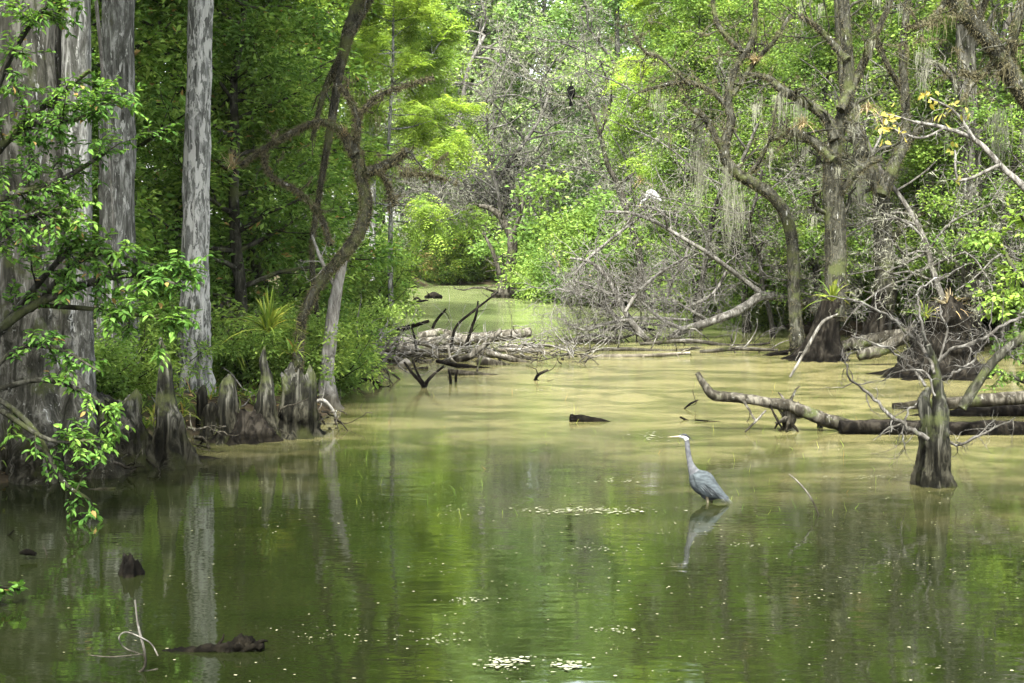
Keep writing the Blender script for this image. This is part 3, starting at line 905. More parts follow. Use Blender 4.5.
def egret():
    Y = 44.; s = Y / F; ox, oy = 652., 207.
    g = P(ox, oy, Y)
    X = lambda px: (px - ox) * s
    Z = lambda py: (oy - py) * s
    rows = [(661.5, 200.6, .3, .4), (659, 199, 1.5, 1.3), (656, 196.4, 2.9, 2.3), (652.5, 194, 3.9, 3.), (649.5, 193.6, 3.8, 2.9), (647.6, 195.6, 2.5, 2.0), (646.8, 198.3, 1.5, 1.3), (645.4, 199.8, 1.15, 1.), (643.4, 200.4, 1.1, .9),
            (642, 201.6, 1.2, .9), (641.2, 203.3, 1.2, .9), (640.6, 204.6, .6, .5), (639.2, 208, .1, .1)]
    t = interp([(X(a), Z(b), c * s, d * s) for a, b, c, d in rows], 5)
    mb = MB(); mats = [0 if i < 54 else 1 for i in range(len(t))]
    loft(mb, np.stack([t[:, 0], 0 * t[:, 0], t[:, 1]], 1), np.maximum(t[:, 2], .002), np.maximum(t[:, 3], .002), 16, mats=mats)
    for dy in (-.04, .04):
        tube(mb, crom([[X(652), dy, Z(197), .02], [X(652.5), dy, Z(201.5), .009], [X(651.6), dy, Z(207), .009]], 4), 7, 2)
    o = thing('egret', 'white egret perched on bare branches with neck bent low', 'bird', g)
    wh = plain_mat('egret plumage', (.24, .245, .24), (.34, .34, .33), 14, .7)
    link('body', mb.mesh('egret body', [wh, plain_mat('egret bill', (.5, .4, .12), (.6, .5, .15), 9, .4), plain_mat('egret legs', (.03, .03, .025), (.06, .06, .05), 9)]), o)
    for sg in (-1, 1):
        w = MB(); bird_wing(w, [(X(648.5), Z(194), .02, .7), (X(651), Z(194.5), .085, 1.), (X(655), Z(196.8), .07, .85), (X(661), Z(201), .008, .25)], .085, .02, (sg,))
        link('wing', w.mesh('egret wing', wh), o)


def anhinga():
    Y = 60.; s = Y / F; ox, oy = 571., 95.5
    g = P(ox, oy, Y)
    Z = lambda py: (oy - py) * s
    X = lambda px: (px - ox) * s
    rows = [(571.9, 84.6, .15, .15), (571.6, 85.9, .45, .4), (571.5, 87, .5, .5), (571.2, 88.2, .7, .8), (570.9, 89.4, 1.7, 1.9), (570.9, 92, 2.3, 2.6), (571, 95, 2.1, 2.4), (571.2, 97, 1.3, 1.5), (571.4, 98.6, .8, 1.0), (571.6, 101, .8, 1.2), (571.8, 103.8, .4, 1.2)]
    t = interp([(X(a), Z(b), c * s, d * s) for a, b, c, d in rows], 4)
    mb = MB(); loft(mb, np.stack([t[:, 0], 0 * t[:, 0], t[:, 1]], 1), t[:, 2] * 1.15 + .002, t[:, 3] * 1.2 + .002, 14)
    for dx in (-.03, .04): tube(mb, crom([[dx, -.06, .06, .02], [dx, -.07, 0, .012]], 3), 6)
    o = thing('water_bird', 'dark upright water bird perched high before pale treetops', 'bird', g, math.radians(85), 1.3)
    bl = plain_mat('dark water bird plumage', (.002, .002, .002), (.005, .005, .005), 10, 1.0, 0)
    link('body', mb.mesh('water bird body', bl), o)
    for sg in (-1, 1):
        w = MB(); bird_wing(w, [(X(569.6), Z(89.6), .04, .5), (X(569.9), Z(92), .11, .95), (X(570.4), Z(95), .1, .85), (X(571), Z(98), .03, .3)], .1, .02, (sg,))
        link('wing', w.mesh('wing', bl), o)


# ------------------------------------------------------------------ layout
def left_bank():
    big_cypress('huge dark cypress with flared fluted foot, widest trunk at the water edge', 22, 40, 18.3, .42, .5, 1, M['bark_dark'], flare=1.45, hf=.8, depth=.34)
    big_cypress('pale ridged cypress trunk leaning against the huge dark cypress', 79, 74, 18.35, .17, .2, 2, M['bark_pale'], flare=1.0, hf=.5, crown=False, flutes=5)
    big_cypress('grey cypress standing between the huge dark cypress and the slender lichen-spotted one', 119, 118, 23.2, .25, .3, 3, M['bark_pale'], flare=1.0)
    big_cypress('slender straight cypress with white lichen spots and fluted foot', 200, 194, 23.8, .195, .235, 4, M['bark_grey'], flare=1.0, hf=.75, depth=.22, flutes=9)
    # broken snags, knees and stumps along the water
    knee('tall pointed snag of broken wood at the water edge left of the lichen-spotted cypress', 172, 464, 161, 335, 54, 5, 11, 'snag', cat='snag', k=40, hf=.25)
    knee('rounded mossy stump behind the foot of the huge dark cypress', 124, 466, 118, 398, 60, 42, 12, 'stump', jag=.12, cat='stump', flutes=9, depth=.15)
    knee('round-topped pale knee in front of the lichen-spotted cypress', 229, 441, 228, 374, 34, 13, 13, hf=.3)
    knee('small thin knee against the foot of the lichen-spotted cypress', 204, 432, 203, 385, 18, 8, 14)
    knee('low stubby knee beside the round-topped pale knee', 213, 440, 211, 402, 26, 12, 28)
    knee('slim spired knee between the pale knee and the jagged stump', 266, 438, 265, 346, 40, 5, 15, k=34)
    knee('broad jagged stump with splintered grey top near the white mottled trunk', 298, 436, 298, 380, 46, 30, 16, 'stump', jag=.22, cat='stump', flutes=9, depth=.22)
    knee('low dark root mound beside the jagged stump', 246, 440, 246, 414, 60, 26, 17, 'stump', jag=.1, cat='stump', mat='log_dark', flutes=8)
    # white mottled tree and the mossy crooked tree
    o = crooked('thin white mottled trunk rising from a dark sloping root', [(332, 425, 13), (328, 395, 10), (327, 372, 7.6), (331, 330, 7), (337, 290, 5.6), (344, 262, 4), (352, 240, 3), (362, 222, 2)],
                [[(328, 396, 8), (336, 412, 9), (346, 424, 8), (358, 434, 4)], [(330, 402, 8), (322, 415, 8), (316, 430, 6)], [(337, 290, 2.5), (322, 262, 1.8), (312, 235, 1.2)]],
                25.3, 21, 'white_bark', 'white_trunk_tree', twigs=5, tl=.7, levels=2, moss=0)
    crooked('crooked moss-covered tree arching over the bank', [(298, 420, 7), (297, 380, 6.5), (300, 335, 4.6), (306, 308, 4.8), (325, 276, 5.2), (346, 252, 6.2), (361, 228, 6.4), (366, 203, 6.2), (361, 178, 5.4), (354, 150, 4.4)],
            [[(355, 155, 6), (342, 133, 4), (322, 122, 3), (298, 130, 3), (268, 146, 2.4), (240, 166, 2)], [(262, 148, 2), (270, 175, 2), (296, 190, 2.2), (320, 215, 2.5), (330, 245, 2.5)],
             [(360, 175, 5), (378, 168, 5), (395, 160, 4), (407, 150, 3.5)], [(378, 168, 2.5), (388, 185, 2), (395, 205, 2)], [(355, 152, 4), (358, 122, 3), (352, 104, 3), (340, 85, 2)], [(354, 122, 2.2), (375, 98, 2), (405, 86, 1.8), (434, 77, 1)], [(400, 174, 1.4), (425, 175, 1.2), (448, 180, .8)]],
            24.8, 22, 'mossy', moss=900, twigs=5, tl=.5, moss_len=.07, hangs=8, hang_len=.3)
    crooked('dark mossy limb slanting from the canopy above the crooked tree', [(318, 330, 2.5), (312, 250, 2.5), (320, 190, 2.8), (330, 130, 4), (343, 55, 5), (355, 18, 8), (375, -20, 9), (400, -80, 8)],
            [[(343, 55, 5), (325, 90, 3), (312, 140, 2)], [(360, 5, 4), (385, -25, 3)]], 27.5, 23, 'mossy', moss=600, twigs=4, tl=.8, moss_len=.06)
    rosette('dry tan spiky air plant on a thin limb over the dark leaves', 233, 167, 24.8, .42, 90, 'airpl', 31, bend=.25, W=.008)
    rosette('small brown air plant where the crooked tree forks', 345, 134, 24.7, .2, 50, 'airpl', 32, bend=.3, W=.007)
    rosette('yellow green bromeliad with long straps above the spired knee', 268, 330, 22.6, .95, 95, 'brom', 33, 'bromeliad', 'bromeliad', .38, .02, 1.1)
    rosette('lower green bromeliad beside the slender trunk foot', 292, 352, 23.5, .5, 34, 'fern', 34, 'bromeliad', 'bromeliad', .5, .02, .9)
    rosette('dark green strap plant behind the lichen-spotted cypress', 232, 350, 25, .8, 40, 'fern', 35, 'strap_plant', 'plant', .5, .025, .9)
    # fallen roots and wood lying along the bank
    log_thing('dark root stub lying in the water by the pointed snag', [(178, 458, 8), (195, 460, 6), (222, 461, 2.5)], 19.4, 'log_dark', 41, 'root')
    log_thing('thin bent root at the water edge below the jagged stump', [(262, 437, 3), (285, 430, 3.5), (306, 433, 3), (318, 437, 2)], 21.6, 'log_dark', 42, 'root')
    log_thing('pale curved root by the white mottled trunk', [(306, 408, 1.5), (322, 400, 1.8), (334, 412, 1.6), (336, 424, 1.3)], 22.9, 'dead', 43, 'root')
    for i, (q, lab) in enumerate([([(60, 495, 3), (95, 492, 4), (116, 489, 2)], 'long root ridge at the foot of the huge dark cypress'), ([(-6, 508, 2.5), (14, 507, 2.5), (30, 509, 1.5)], 'pale stick on the mud at the frame edge by the huge dark cypress')]):
        log_thing(lab, q, 17.0 + .15 * i - .5 * i, 'log' if i == 0 else 'dead', 44 + i, 'root' if i == 0 else 'stick', 'root' if i == 0 else 'stick')
    # evergreen wall behind
    for i, (px, Y, k, s, lab) in enumerate([
            (232, 28.5, 0, .9, 'dense dark evergreen tree beside the lichen-spotted cypress'), (264, 31, 1, .85, 'dark evergreen tree behind the crooked mossy tree'),
            (155, 29.5, 2, 1.05, 'dark evergreen filling the gap between grey cypress and lichen-spotted cypress'), (60, 27, 1, 1.05, 'dark evergreen behind the two great trunks at the frame edge'),
            (215, 35, 2, 1.2, 'tall evergreen showing above the dark evergreen by the lichen-spotted cypress'), (10, 33, 0, 1.2, 'shadowed evergreen deepest behind the huge dark cypress'),
            (282, 40, 2, 1.2, 'tall evergreen behind the slanting mossy limb'), (-60, 24, 2, 1.1, 'evergreen tree at the frame edge beyond the huge dark cypress'), (120, 38, 0, 1.35, 'tall evergreen seen past the grey cypress'), (150, 46, 1, 1.7, 'farthest tall evergreen between the grey and lichen-spotted cypresses'), (40, 45, 2, 1.7, 'farthest tall evergreen behind the great trunks')]):
        plant('evergreen_tree', lab, 'tree', 'evergreen_%d' % k, px, Y, s, group='dark evergreens on the near bank', var=1)
    # feathery cypress between bank and open centre
    plant('feathery_cypress', 'bright feathery cypress hanging over the log jam side of the bank', 'tree', 'feathery_0', 392, 43, .85, .4, 'feathery cypresses')
    plant('feathery_cypress', 'tall feathery cypress behind the bright one near the bank', 'tree', 'feathery_1', 372, 52, 1.3, 2.0, 'feathery cypresses')
    # shrubs on the bank edge
    for px, Y, s, k, v, lab in [
            (352, 39, .95, 0, 0, 'bright green shrub overhanging the log jam end'), (330, 31, .7, 1, 3, 'leafy shrub behind the white mottled trunk'), (318, 27, .9, 2, 3, 'dark shrub under the crooked mossy tree'),
            (285, 25.5, .8, 0, 3, 'dark shrub behind the jagged stump'), (246, 25.5, .8, 1, 3, 'dark shrub behind the spired knee'), (140, 23.5, .8, 2, 3, 'fresh shrub below the grey cypress'),
            (95, 21.6, .8, 1, 3, 'leafy shrub filling the base between the great trunks'), (160, 26, 1.0, 0, 3, 'shaded shrub behind the pointed snag'), (346, 44, 1.6, 2, 0, 'tall bright shrub behind the log jam'),
            (362, 58, 1.3, 1, 0, 'light shrub on the bank at the entrance of the far pond')]:
        plant('shrub', lab, 'shrub', 'shrub_%d' % k, px, Y, s, group='shrubs on the near bank', var=v, part='foliage')
    for x, y, k, s, lab in [(-14, 8.5, 1, 1.3, 'broad evergreen added out of view to shade the near bank'), (-8.4, 11.4, 0, 1.15, 'evergreen added just beyond the frame edge to shade the great trunks'), (-17, 13, 0, 1.5, 'tall evergreen added out of view behind the great trunks for shade')]:
        plant('evergreen_tree', lab, 'tree', 'evergreen_%d' % k, 0, y, s, x * 1.3, 'dark evergreens on the near bank', X=x)  # unseen trees, added to cast shade on the near bank
    # leafy shrubs hanging in front of the trunks
    leafy_branch('bright leafy shrub spreading in front of the two great trunks', [
        [(-120, 420, 6), (-60, 250, 5), (-10, 160, 4), (40, 110, 3), (90, 70, 2)], [(-60, 250, 5), (0, 200, 4), (60, 180, 3), (110, 150, 1.5)], [(-60, 300, 5), (-10, 110, 3.5), (20, 40, 3), (60, -10, 2)],
        [(-90, 330, 5), (-20, 245, 4), (30, 215, 3), (85, 205, 1.5)], [(-30, 190, 3), (20, 130, 3), (75, 120, 2), (105, 105, 1.2)]], 15.6, 51, 'near', .095, .042, twn=14, tl=.5)
    leafy_branch('leafy branch reaching from the great trunks to the lichen-spotted cypress', [
        [(-80, 440, 6), (0, 330, 5), (70, 290, 4), (130, 275, 3), (180, 285, 1.5)], [(30, 310, 3.5), (90, 255, 3), (150, 265, 2), (185, 272, 1.2)], [(40, 305, 3), (100, 310, 2.5), (155, 318, 1.5), (183, 325, 1)],
        [(0, 330, 3.5), (50, 270, 3), (80, 240, 2)]], 16.3, 52, 'near', .115, .05, twn=13, tl=.4)
    leafy_branch('drooping leafy branch whose tip almost touches the water', [
        [(-80, 430, 5), (-20, 395, 4), (30, 425, 3), (62, 480, 2.5), (88, 500, 2), (94, 512, 1.2)], [(-20, 395, 3.5), (40, 380, 3), (90, 395, 2), (112, 420, 1)], [(-30, 400, 3), (15, 350, 2.5), (60, 350, 2), (100, 372, 1)], [(0, 410, 3), (50, 440, 2.2), (95, 440, 1.3)]],
        15.0, 53, 'near', .1, .044, twn=9, tl=.32)
    leafy_branch('small pale leafy plant at the water in the frame corner', [[(-60, 640, 3), (-30, 600, 3), (-5, 588, 2), (20, 590, 1)], [(-40, 640, 3), (-10, 610, 2), (18, 604, 1)]], 11.6, 54, 'near', .075, .045, twn=5, tl=.12, spacing=.035)
    # hanging vine
    rng = np.random.RandomState(5)
    log_thing('pale vine hanging down in front of the grey cypress', [(94, -20, 1.8), (99, 30, 2), (103, 80, 1.4), (108, 140, .9), (112, 200, .8), (114, 235, .8)], 21.5, 'dead', 46, 'vine', 'vine', 6)
    # ferns and ground plants: uncountable
    mb = MB(); xs, ys = [], []
    while len(xs) < 1500:
        x, y = rng.uniform(-13, -2), rng.uniform(15, 36)
        d = shore(x, y)[0]
        if .25 < d < 7 and rng.rand() < math.exp(-d * .25): xs.append(x); ys.append(y)
    xs, ys = np.array(xs), np.array(ys); zz = ground_z(xs, ys)
    k = 7; b = np.repeat(np.stack([xs, ys, zz], 1), k, 0); N = len(b)
    a = rng.uniform(0, TAU, N); e = rng.uniform(.2, 1.3, N)
    blades(mb, b, np.stack([np.cos(a) * np.cos(e), np.sin(a) * np.cos(e), np.sin(e)], 1), rng.uniform(.2, .6, N), .018, rng, .5)
    o = link('undergrowth', mb.mesh('undergrowth', M['fern'], False)); tag(o, 'low ferns and grass covering the shaded near bank', 'undergrowth', kind='stuff')
    mb = MB(); n = 9000
    x, y = rng.uniform(-14, -2, n), rng.uniform(14, 40, n); d = shore(x, y); kf = d > .02; x, y = x[kf], y[kf]
    c = np.stack([x, y, ground_z(x, y) + .03], 1); nrm = rng.normal(0, .3, c.shape); nrm[:, 2] += 1
    leaves(mb, c, rng.normal(0, 1, c.shape) * np.array([1, 1, .3]), nrm, .1, .05)
    for _ in range(160):
        i = rng.randint(len(x)); w = wander(c[i] + [0, 0, .03], rng.normal(0, 1, 3) * [1, 1, .25], rng.uniform(.4, 1.4), .012, .004, 6, rng, .3)
        tube(mb, w, 5, 1, caps=False)
    o = link('leaf_litter', mb.mesh('leaf litter', [leaf_mat('fallen leaves', (.06, .04, .02), (.13, .09, .04), (.22, .16, .08), .1), M['dead']], False)); tag(o, 'brown fallen leaves and twigs on the near bank', 'leaf litter', kind='stuff')


def far_centre():
    # pale tall trees
    T = [(405, 98, 0, 1.0, 0, 'pale tall tree at the far side of the open pond, over the rusty shrub'), (455, 104, 1, 1.05, 0, 'pale tall tree straight behind the arching grey trunk of the far pond'), (500, 100, 2, 1.0, 1, 'palest tall tree in the middle, beneath the water bird'),
         (545, 96, 0, .95, 0, 'pale tall tree behind the bright bush of the pond entrance'), (590, 102, 1, 1.0, 1, 'whitish tall tree next to the perched water bird'), (630, 92, 2, .9, 0, 'pale tall tree above the white egret'),
         (430, 122, 2, 1.1, 1, 'whitish tall tree in the second row over the far pond'), (480, 126, 0, 1.15, 0, 'tall green tree of the second row over the far pond'), (530, 120, 1, 1.15, 1, 'whitish tall tree rising far behind the middle'), (575, 128, 2, 1.15, 0, 'farthest tall tree behind the water bird'),
         (625, 118, 0, 1.1, 0, 'tall far tree seen over the egret'), (380, 112, 1, 1.1, 0, 'tall far tree half hidden by the feathery cypress'), (345, 100, 2, 1.0, 0, 'tall far tree hidden mostly by evergreens'), (670, 108, 1, 1.0, 0, 'tall far tree behind the first mossy cypress crowns'), (300, 105, 0, 1.05, 0, 'tall far tree behind the evergreens'), (710, 104, 2, 1., 0, 'tall far tree behind the curved lichen tree')]
    for px, Y, k, s, v, lab in T:
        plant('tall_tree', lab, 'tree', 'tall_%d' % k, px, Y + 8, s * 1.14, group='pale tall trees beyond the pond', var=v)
    # dark shore thicket, rusty shrub, arched grey trunk
    for px, Y, s, k, v, lab in [(408, 95, 1.2, 0, 2, 'rusty brown shrub at the far end of the pond'), (432, 95, 1.1, 1, 2, 'brownish shrub next to the rusty one at the far pond'), (412, 99, 2.6, 2, 0, 'yellow green bush over the rusty shrub'),
                             (458, 97, 2.2, 0, 1, 'dark shrub on the far shore behind the pale log'), (484, 99, 2.6, 1, 1, 'dark bush under the arching grey trunk'), (452, 101, 3.4, 2, 3, 'green bush on the far shore above the dark shrub'),
                             (512, 99, 3.2, 0, 3, 'green bush behind the far root stump'), (540, 90, 2.8, 1, 0, 'light bush on the far shore by the root stump'), (446, 94.5, 1.2, 2, 1, 'low dark shrub at the far waterline next to the rusty shrubs'), (470, 94.8, 1.3, 1, 1, 'low dark shrub at the far waterline, middle'), (497, 95, 1.3, 2, 1, 'low dark shrub at the far waterline behind the root stump'), (394, 90, 1.7, 2, 1, 'dark shrub at the corner of the far pond beside the rusty shrub'), (455, 96, 2.4, 0, 1, 'broad dark shrub closing the far end of the pond'), (478, 97, 2.6, 1, 1, 'taller dark shrub closing the far end of the pond'), (500, 96.5, 2.2, 2, 1, 'dark shrub behind the arching tree of the far pond')]:
        plant('shrub', lab, 'shrub', 'shrub_%d' % k, px, Y, s, group='shrubs around the far pond', var=v, part='foliage')
    for px, Y, s, k, lab in [(468, 100, 1.3, 0, 'grey leafless bush over the dark far shore'), (500, 98, 1.4, 1, 'grey leafless tree over the far root stump'), (524, 97, 1.6, 0, 'grey leafless tree rising behind the bright bush'), (440, 103, 1.6, 1, 'grey leafless tree above the rusty shrub'), (462, 96, 1.9, 0, 'tall pale grey leafless tree over the pond end'), (470, 98.5, 2.5, 0, 'tall pale grey leafless tree beneath the water bird'), (448, 99, 3.0, 1, 'tall pale grey leafless tree beside the feathery cypress'), (500, 95.8, 2.1, 1, 'tall pale grey leafless tree behind the far root stump'), (640, 88, 2.6, 1, 'tall pale grey leafless tree beside the bare perch tree')]:
        plant('bare_tree', lab, 'tree', 'bare_%d' % k, px, Y, s, group='grey leafless trees around the far pond', var=0, part='moss')
    crooked('dark arching tree on a root stump at the far pond', [(505, 300, 10), (507, 285, 8), (511, 262, 5), (512, 240, 5), (504, 222, 4), (494, 211, 3), (480, 206, 2.2), (460, 212, 1.2)],
            [[(500, 275, 2.5), (494, 255, 2.2), (487, 240, 1.6), (477, 224, 1.2)], [(512, 240, 3), (520, 215, 2), (524, 190, 1.6)], [(505, 290, 5), (492, 297, 3)], [(507, 288, 5), (520, 295, 3), (526, 298, 2)], [(505, 272, 4), (520, 268, 3)]],
            74, 61, 'log', twigs=5, tl=2.0, levels=2, rmin=.02)
    log_thing('long pale log along the far shore of the pond', [(436, 281, 1.6), (470, 282, 2), (500, 282, 1.8)], 96, 'log_pale', 62)
    log_thing('thin log floating in the far pond near the shrub end', [(402, 303, 1.2), (415, 302, 1.5), (428, 300, .8)], 68, 'log_dark', 63)
    log_thing('dark clump of drowned branches in the far pond', [(425, 298, 2), (434, 295, 3), (442, 298, 2)], 73, 'log_dark', 64, 'drowned_branch', 'branch', twigs=6, tl=.8)
    log_thing('twig sticking up in the far pond before the shrub end', [(412, 305, 1.6), (416, 298, 1.2), (421, 300, .6)], 66, 'log_dark', 65, 'stick', 'stick', twigs=3, tl=.5)
    # bright bush tree at the pond entrance
    for px, Y, s, k, v, rz, lab in [(578, 69, 1.7, 0, 0, 1, 'bright green bush leaning over the pond entrance'), (612, 69, 2.2, 1, 0, 2, 'bright green bush behind the dead brush pile'), (590, 73, 3.2, 2, 0, .3, 'tall bright bush behind the two bright green bushes'), (612, 72, 2.6, 0, 3, 4, 'fresh green bush below the egret'),
                                 (552, 73, 1.5, 2, 0, 2, 'lowest bright bush touching the far pond'), (645, 74, 3.0, 1, 3, 2, 'fresh bush behind the fallen bleached tree'), (690, 72, 2.6, 2, 0, 1, 'bright bush seen between the fallen tree limbs'), (728, 70, 2.4, 0, 0, 3, 'bright bush beside the curved lichen tree')]:
        plant('shrub', lab, 'shrub', 'shrub_%d' % k, px, Y, s, rz, group='bright bushes past the log jam', var=v, part='foliage')
    crooked('slender bare tree holding the perch of the water bird', [(640, 305, 4), (640, 260, 3.6), (628, 215, 3.2), (618, 185, 2.8), (608, 165, 2.4), (600, 135, 1.9), (592, 112, 1.4), (584, 99, 1.1), (571, 96, .9), (548, 94, .7)],
            [[(618, 185, 2), (640, 170, 1.4), (662, 168, 1)], [(600, 135, 1.4), (610, 105, 1), (612, 80, .7)]], 60, 66, 'log', 'bare_tree', twigs=3, tl=.6, levels=2, rmin=.01)


def log_jam():
    L = [  # label, points, Y, material
        ('long thick grey log across the back of the log jam', [(392, 342, 5.5), (420, 343, 6), (455, 341, 6), (490, 337, 5.5), (531, 332, 5)], 39.5, 'log', 0),
        ('thick log slanting down through the middle of the log jam', [(398, 347, 6), (420, 352, 6.5), (447, 362, 6)], 37.5, 'log', 0),
        ('short log beside the thick slanting one in the jam', [(438, 349, 4), (458, 351, 4.5), (478, 353, 3)], 37.8, 'log', 0),
        ('pale log lying across the left of the jam', [(384, 358, 4), (402, 356, 4), (424, 358, 3.5)], 36.4, 'log_pale', 0),
        ('pale stripped log low in the left of the jam', [(378, 367, 3), (405, 366, 4), (434, 362, 3.5)], 35.2, 'log_pale', 0),
        ('pale broad split slab leaning at the jam front', [(391, 380, 5), (400, 370, 6.5), (409, 361, 4.5)], 33.6, 'log_pale', 0),
        ('grey branch rising diagonally over the jam', [(414, 376, 3), (440, 364, 3.5), (465, 358, 3.5), (482, 347, 3), (501, 330, 2.5)], 35.0, 'log', 3),
        ('dark log at the jam front beneath the diagonal branch', [(436, 361, 1.6), (470, 368, 3.2), (500, 373, 4.5), (527, 377, 3.5)], 33.3, 'log_dark', 2),
        ('thick dark log ending at the open side of the jam', [(478, 360, 5), (500, 367, 6), (522, 373, 5.5), (530, 375, 4)], 34.2, 'log', 0),
        ('long thin log reaching farthest out of the jam', [(486, 352, 3), (515, 360, 3), (545, 369, 3), (574, 373, 2)], 34.9, 'log', 2),
        ('dark log at the bank end of the jam', [(380, 333, 2.4), (406, 328, 2.4), (429, 321, 1.6)], 45, 'log_dark', 2),
        ('short brown log leaning behind the jam', [(418, 336, 3.5), (440, 333, 4.5), (462, 337, 3)], 41, 'log', 0),
        ('slim pole leaning up over the jam toward the far pond', [(450, 352, 1.6), (456, 327, 1.4), (475, 310, 1.2), (498, 292, .9)], 37.0, 'log_dark', 0),
        ('dark upright branch standing in the middle of the jam', [(465, 349, 1.9), (470, 333, 1.7), (476, 315, 1.3), (478, 301, .8)], 37.2, 'log_dark', 2),
        ('short dark stub standing at the back of the jam', [(429, 337, 1.5), (436, 321, 1.5), (446, 309, 1)], 43.5, 'log_dark', 1),
        ('thin stick tilting behind the thick slanting log', [(417, 355, 1.5), (415, 340, 1.3), (412, 328, .8)], 37.1, 'log_dark', 1),
        ('dark twisted driftwood at the bank foot of the jam', [(343, 388, 3), (356, 386, 2.5), (366, 379, 3), (374, 380, 2.5), (381, 387, 2.5)], 28.9, 'log_dark', 4),
        ('thin pale stick jutting from the front of the jam', [(470, 372, 1.2), (452, 360, 1.3), (448, 345, .8)], 34.4, 'log_pale', 1),
        ('fine forked twig lying on the water right of the jam', [(500, 350, 1.2), (535, 345, 1.5), (570, 348, 1.0)], 39.8, 'dead', 5),
        ('pale half sunk log between jam and brush pile', [(505, 345, 3), (530, 350, 3.2), (560, 353, 2.2)], 38.8, 'log_pale', 0),
        ('short peg of dark wood in front of the jam', [(451, 386, 1.4), (450, 377, 1.4), (449, 371, .8)], 29.6, 'log_dark', 0),
        ('second dark peg in the jam front, beside the pale stick', [(456, 384, 1.3), (456, 376, 1.2), (458, 370, .8)], 30, 'log_dark', 0),
        ('long bare bough stretched over the front of the jam', [(400, 352, 2), (450, 357, 2.2), (510, 356, 2), (556, 361, 1.2)], 36.2, 'jam', 6),
        ('pale bough lying low from the jam to the brush pile', [(470, 352, 2), (520, 350, 2.2), (575, 357, 1.6), (600, 358, 1)], 37.8, 'log_pale', 5),
        ('flat grey log nearest the open water of the jam', [(448, 371, 3), (475, 375, 3.4), (505, 378, 2.6)], 31.6, 'jam', 2),
        ('grey log running back from the jam front to the bank', [(376, 352, 3.4), (398, 361, 4), (425, 371, 3.4)], 34.4, 'jam', 2),
        ('thin grey bough crossing the pale split slab', [(360, 366, 2), (390, 371, 2.2), (428, 368, 1.4)], 33.0, 'jam', 5),
        ('root end of a grey log by the bank at the jam', [(352, 357, 4), (372, 352, 4.4), (392, 349, 3.6)], 37.0, 'jam', 6),
        ('dark branch with prongs before the open end of the jam', [(534, 383, 1.4), (538, 375, 1.6), (548, 370, 1.2)], 30.3, 'log_dark', 3),
    ]
    for i, (lab, pts, Y, m, tw) in enumerate(L):
        thin = max(q[2] for q in pts) < 3.2
        log_thing(lab, pts, Y, 'jam' if m == 'log' else m, 70 + i, 'branch' if thin else 'log', 'branch' if thin else 'log', 12 if not thin else 8, tw, .55, 'wood of the log jam')
    rng = np.random.RandomState(99)
    # forked snag in front
    mb = MB()
    for pts in ([(424, 392, 3), (423, 384, 2.6), (414, 375, 1.7), (404, 362, 1)], [(424, 388, 2.4), (430, 378, 1.7), (444, 366, 1)], [(423, 384, 1.4), (417, 372, 1.1), (412, 359, .7)]):
        p = crom(px_path(pts, 28.8), 5); tube(mb, p, 8, rough=.12, rng=rng)
    p = px_path([(424, 392, 3)], 28.8)[0, :3]
    solid('snag', 'dark forked snag standing in the water before the log jam', 'snag', mb, M['log_dark'], tuple(p))
    # loose sticks of the jam: too many and too fine to count
    mb = MB()
    for _ in range(260):
        a = P(rng.uniform(365, 590), rng.uniform(340, 378), rng.uniform(34, 40)); a[2] = abs(rng.normal(.1, .18))
        w = wander(a, rng.normal(0, 1, 3) * [1, .6, .35], rng.uniform(.4, 1.8), rng.uniform(.008, .025), .004, 6, rng, .25)
        tube(mb, w, 5, caps=False)
    for _ in range(60):
        a = P(rng.uniform(345, 395), rng.uniform(345, 385), rng.uniform(29, 38)); a[2] = max(0, a[2])
        w = wander(a, rng.normal(0, 1, 3) * [1, .6, .6], rng.uniform(.5, 1.6), rng.uniform(.008, .03), .004, 6, rng, .3)
        tube(mb, w, 5, caps=False)
    o = link('loose_sticks', mb.mesh('loose sticks', M['dead'])); tag(o, 'loose fine sticks and twigs tangled through the log jam', 'sticks', kind='stuff')
    log_thing('short dark log floating alone in open water beyond the heron', [(570, 418.5, 4.4), (583, 419.5, 4.2), (600, 421.5, 3.2), (619, 424.5, .8)], 23.4, 'log_dark', 97, 'floating_log')


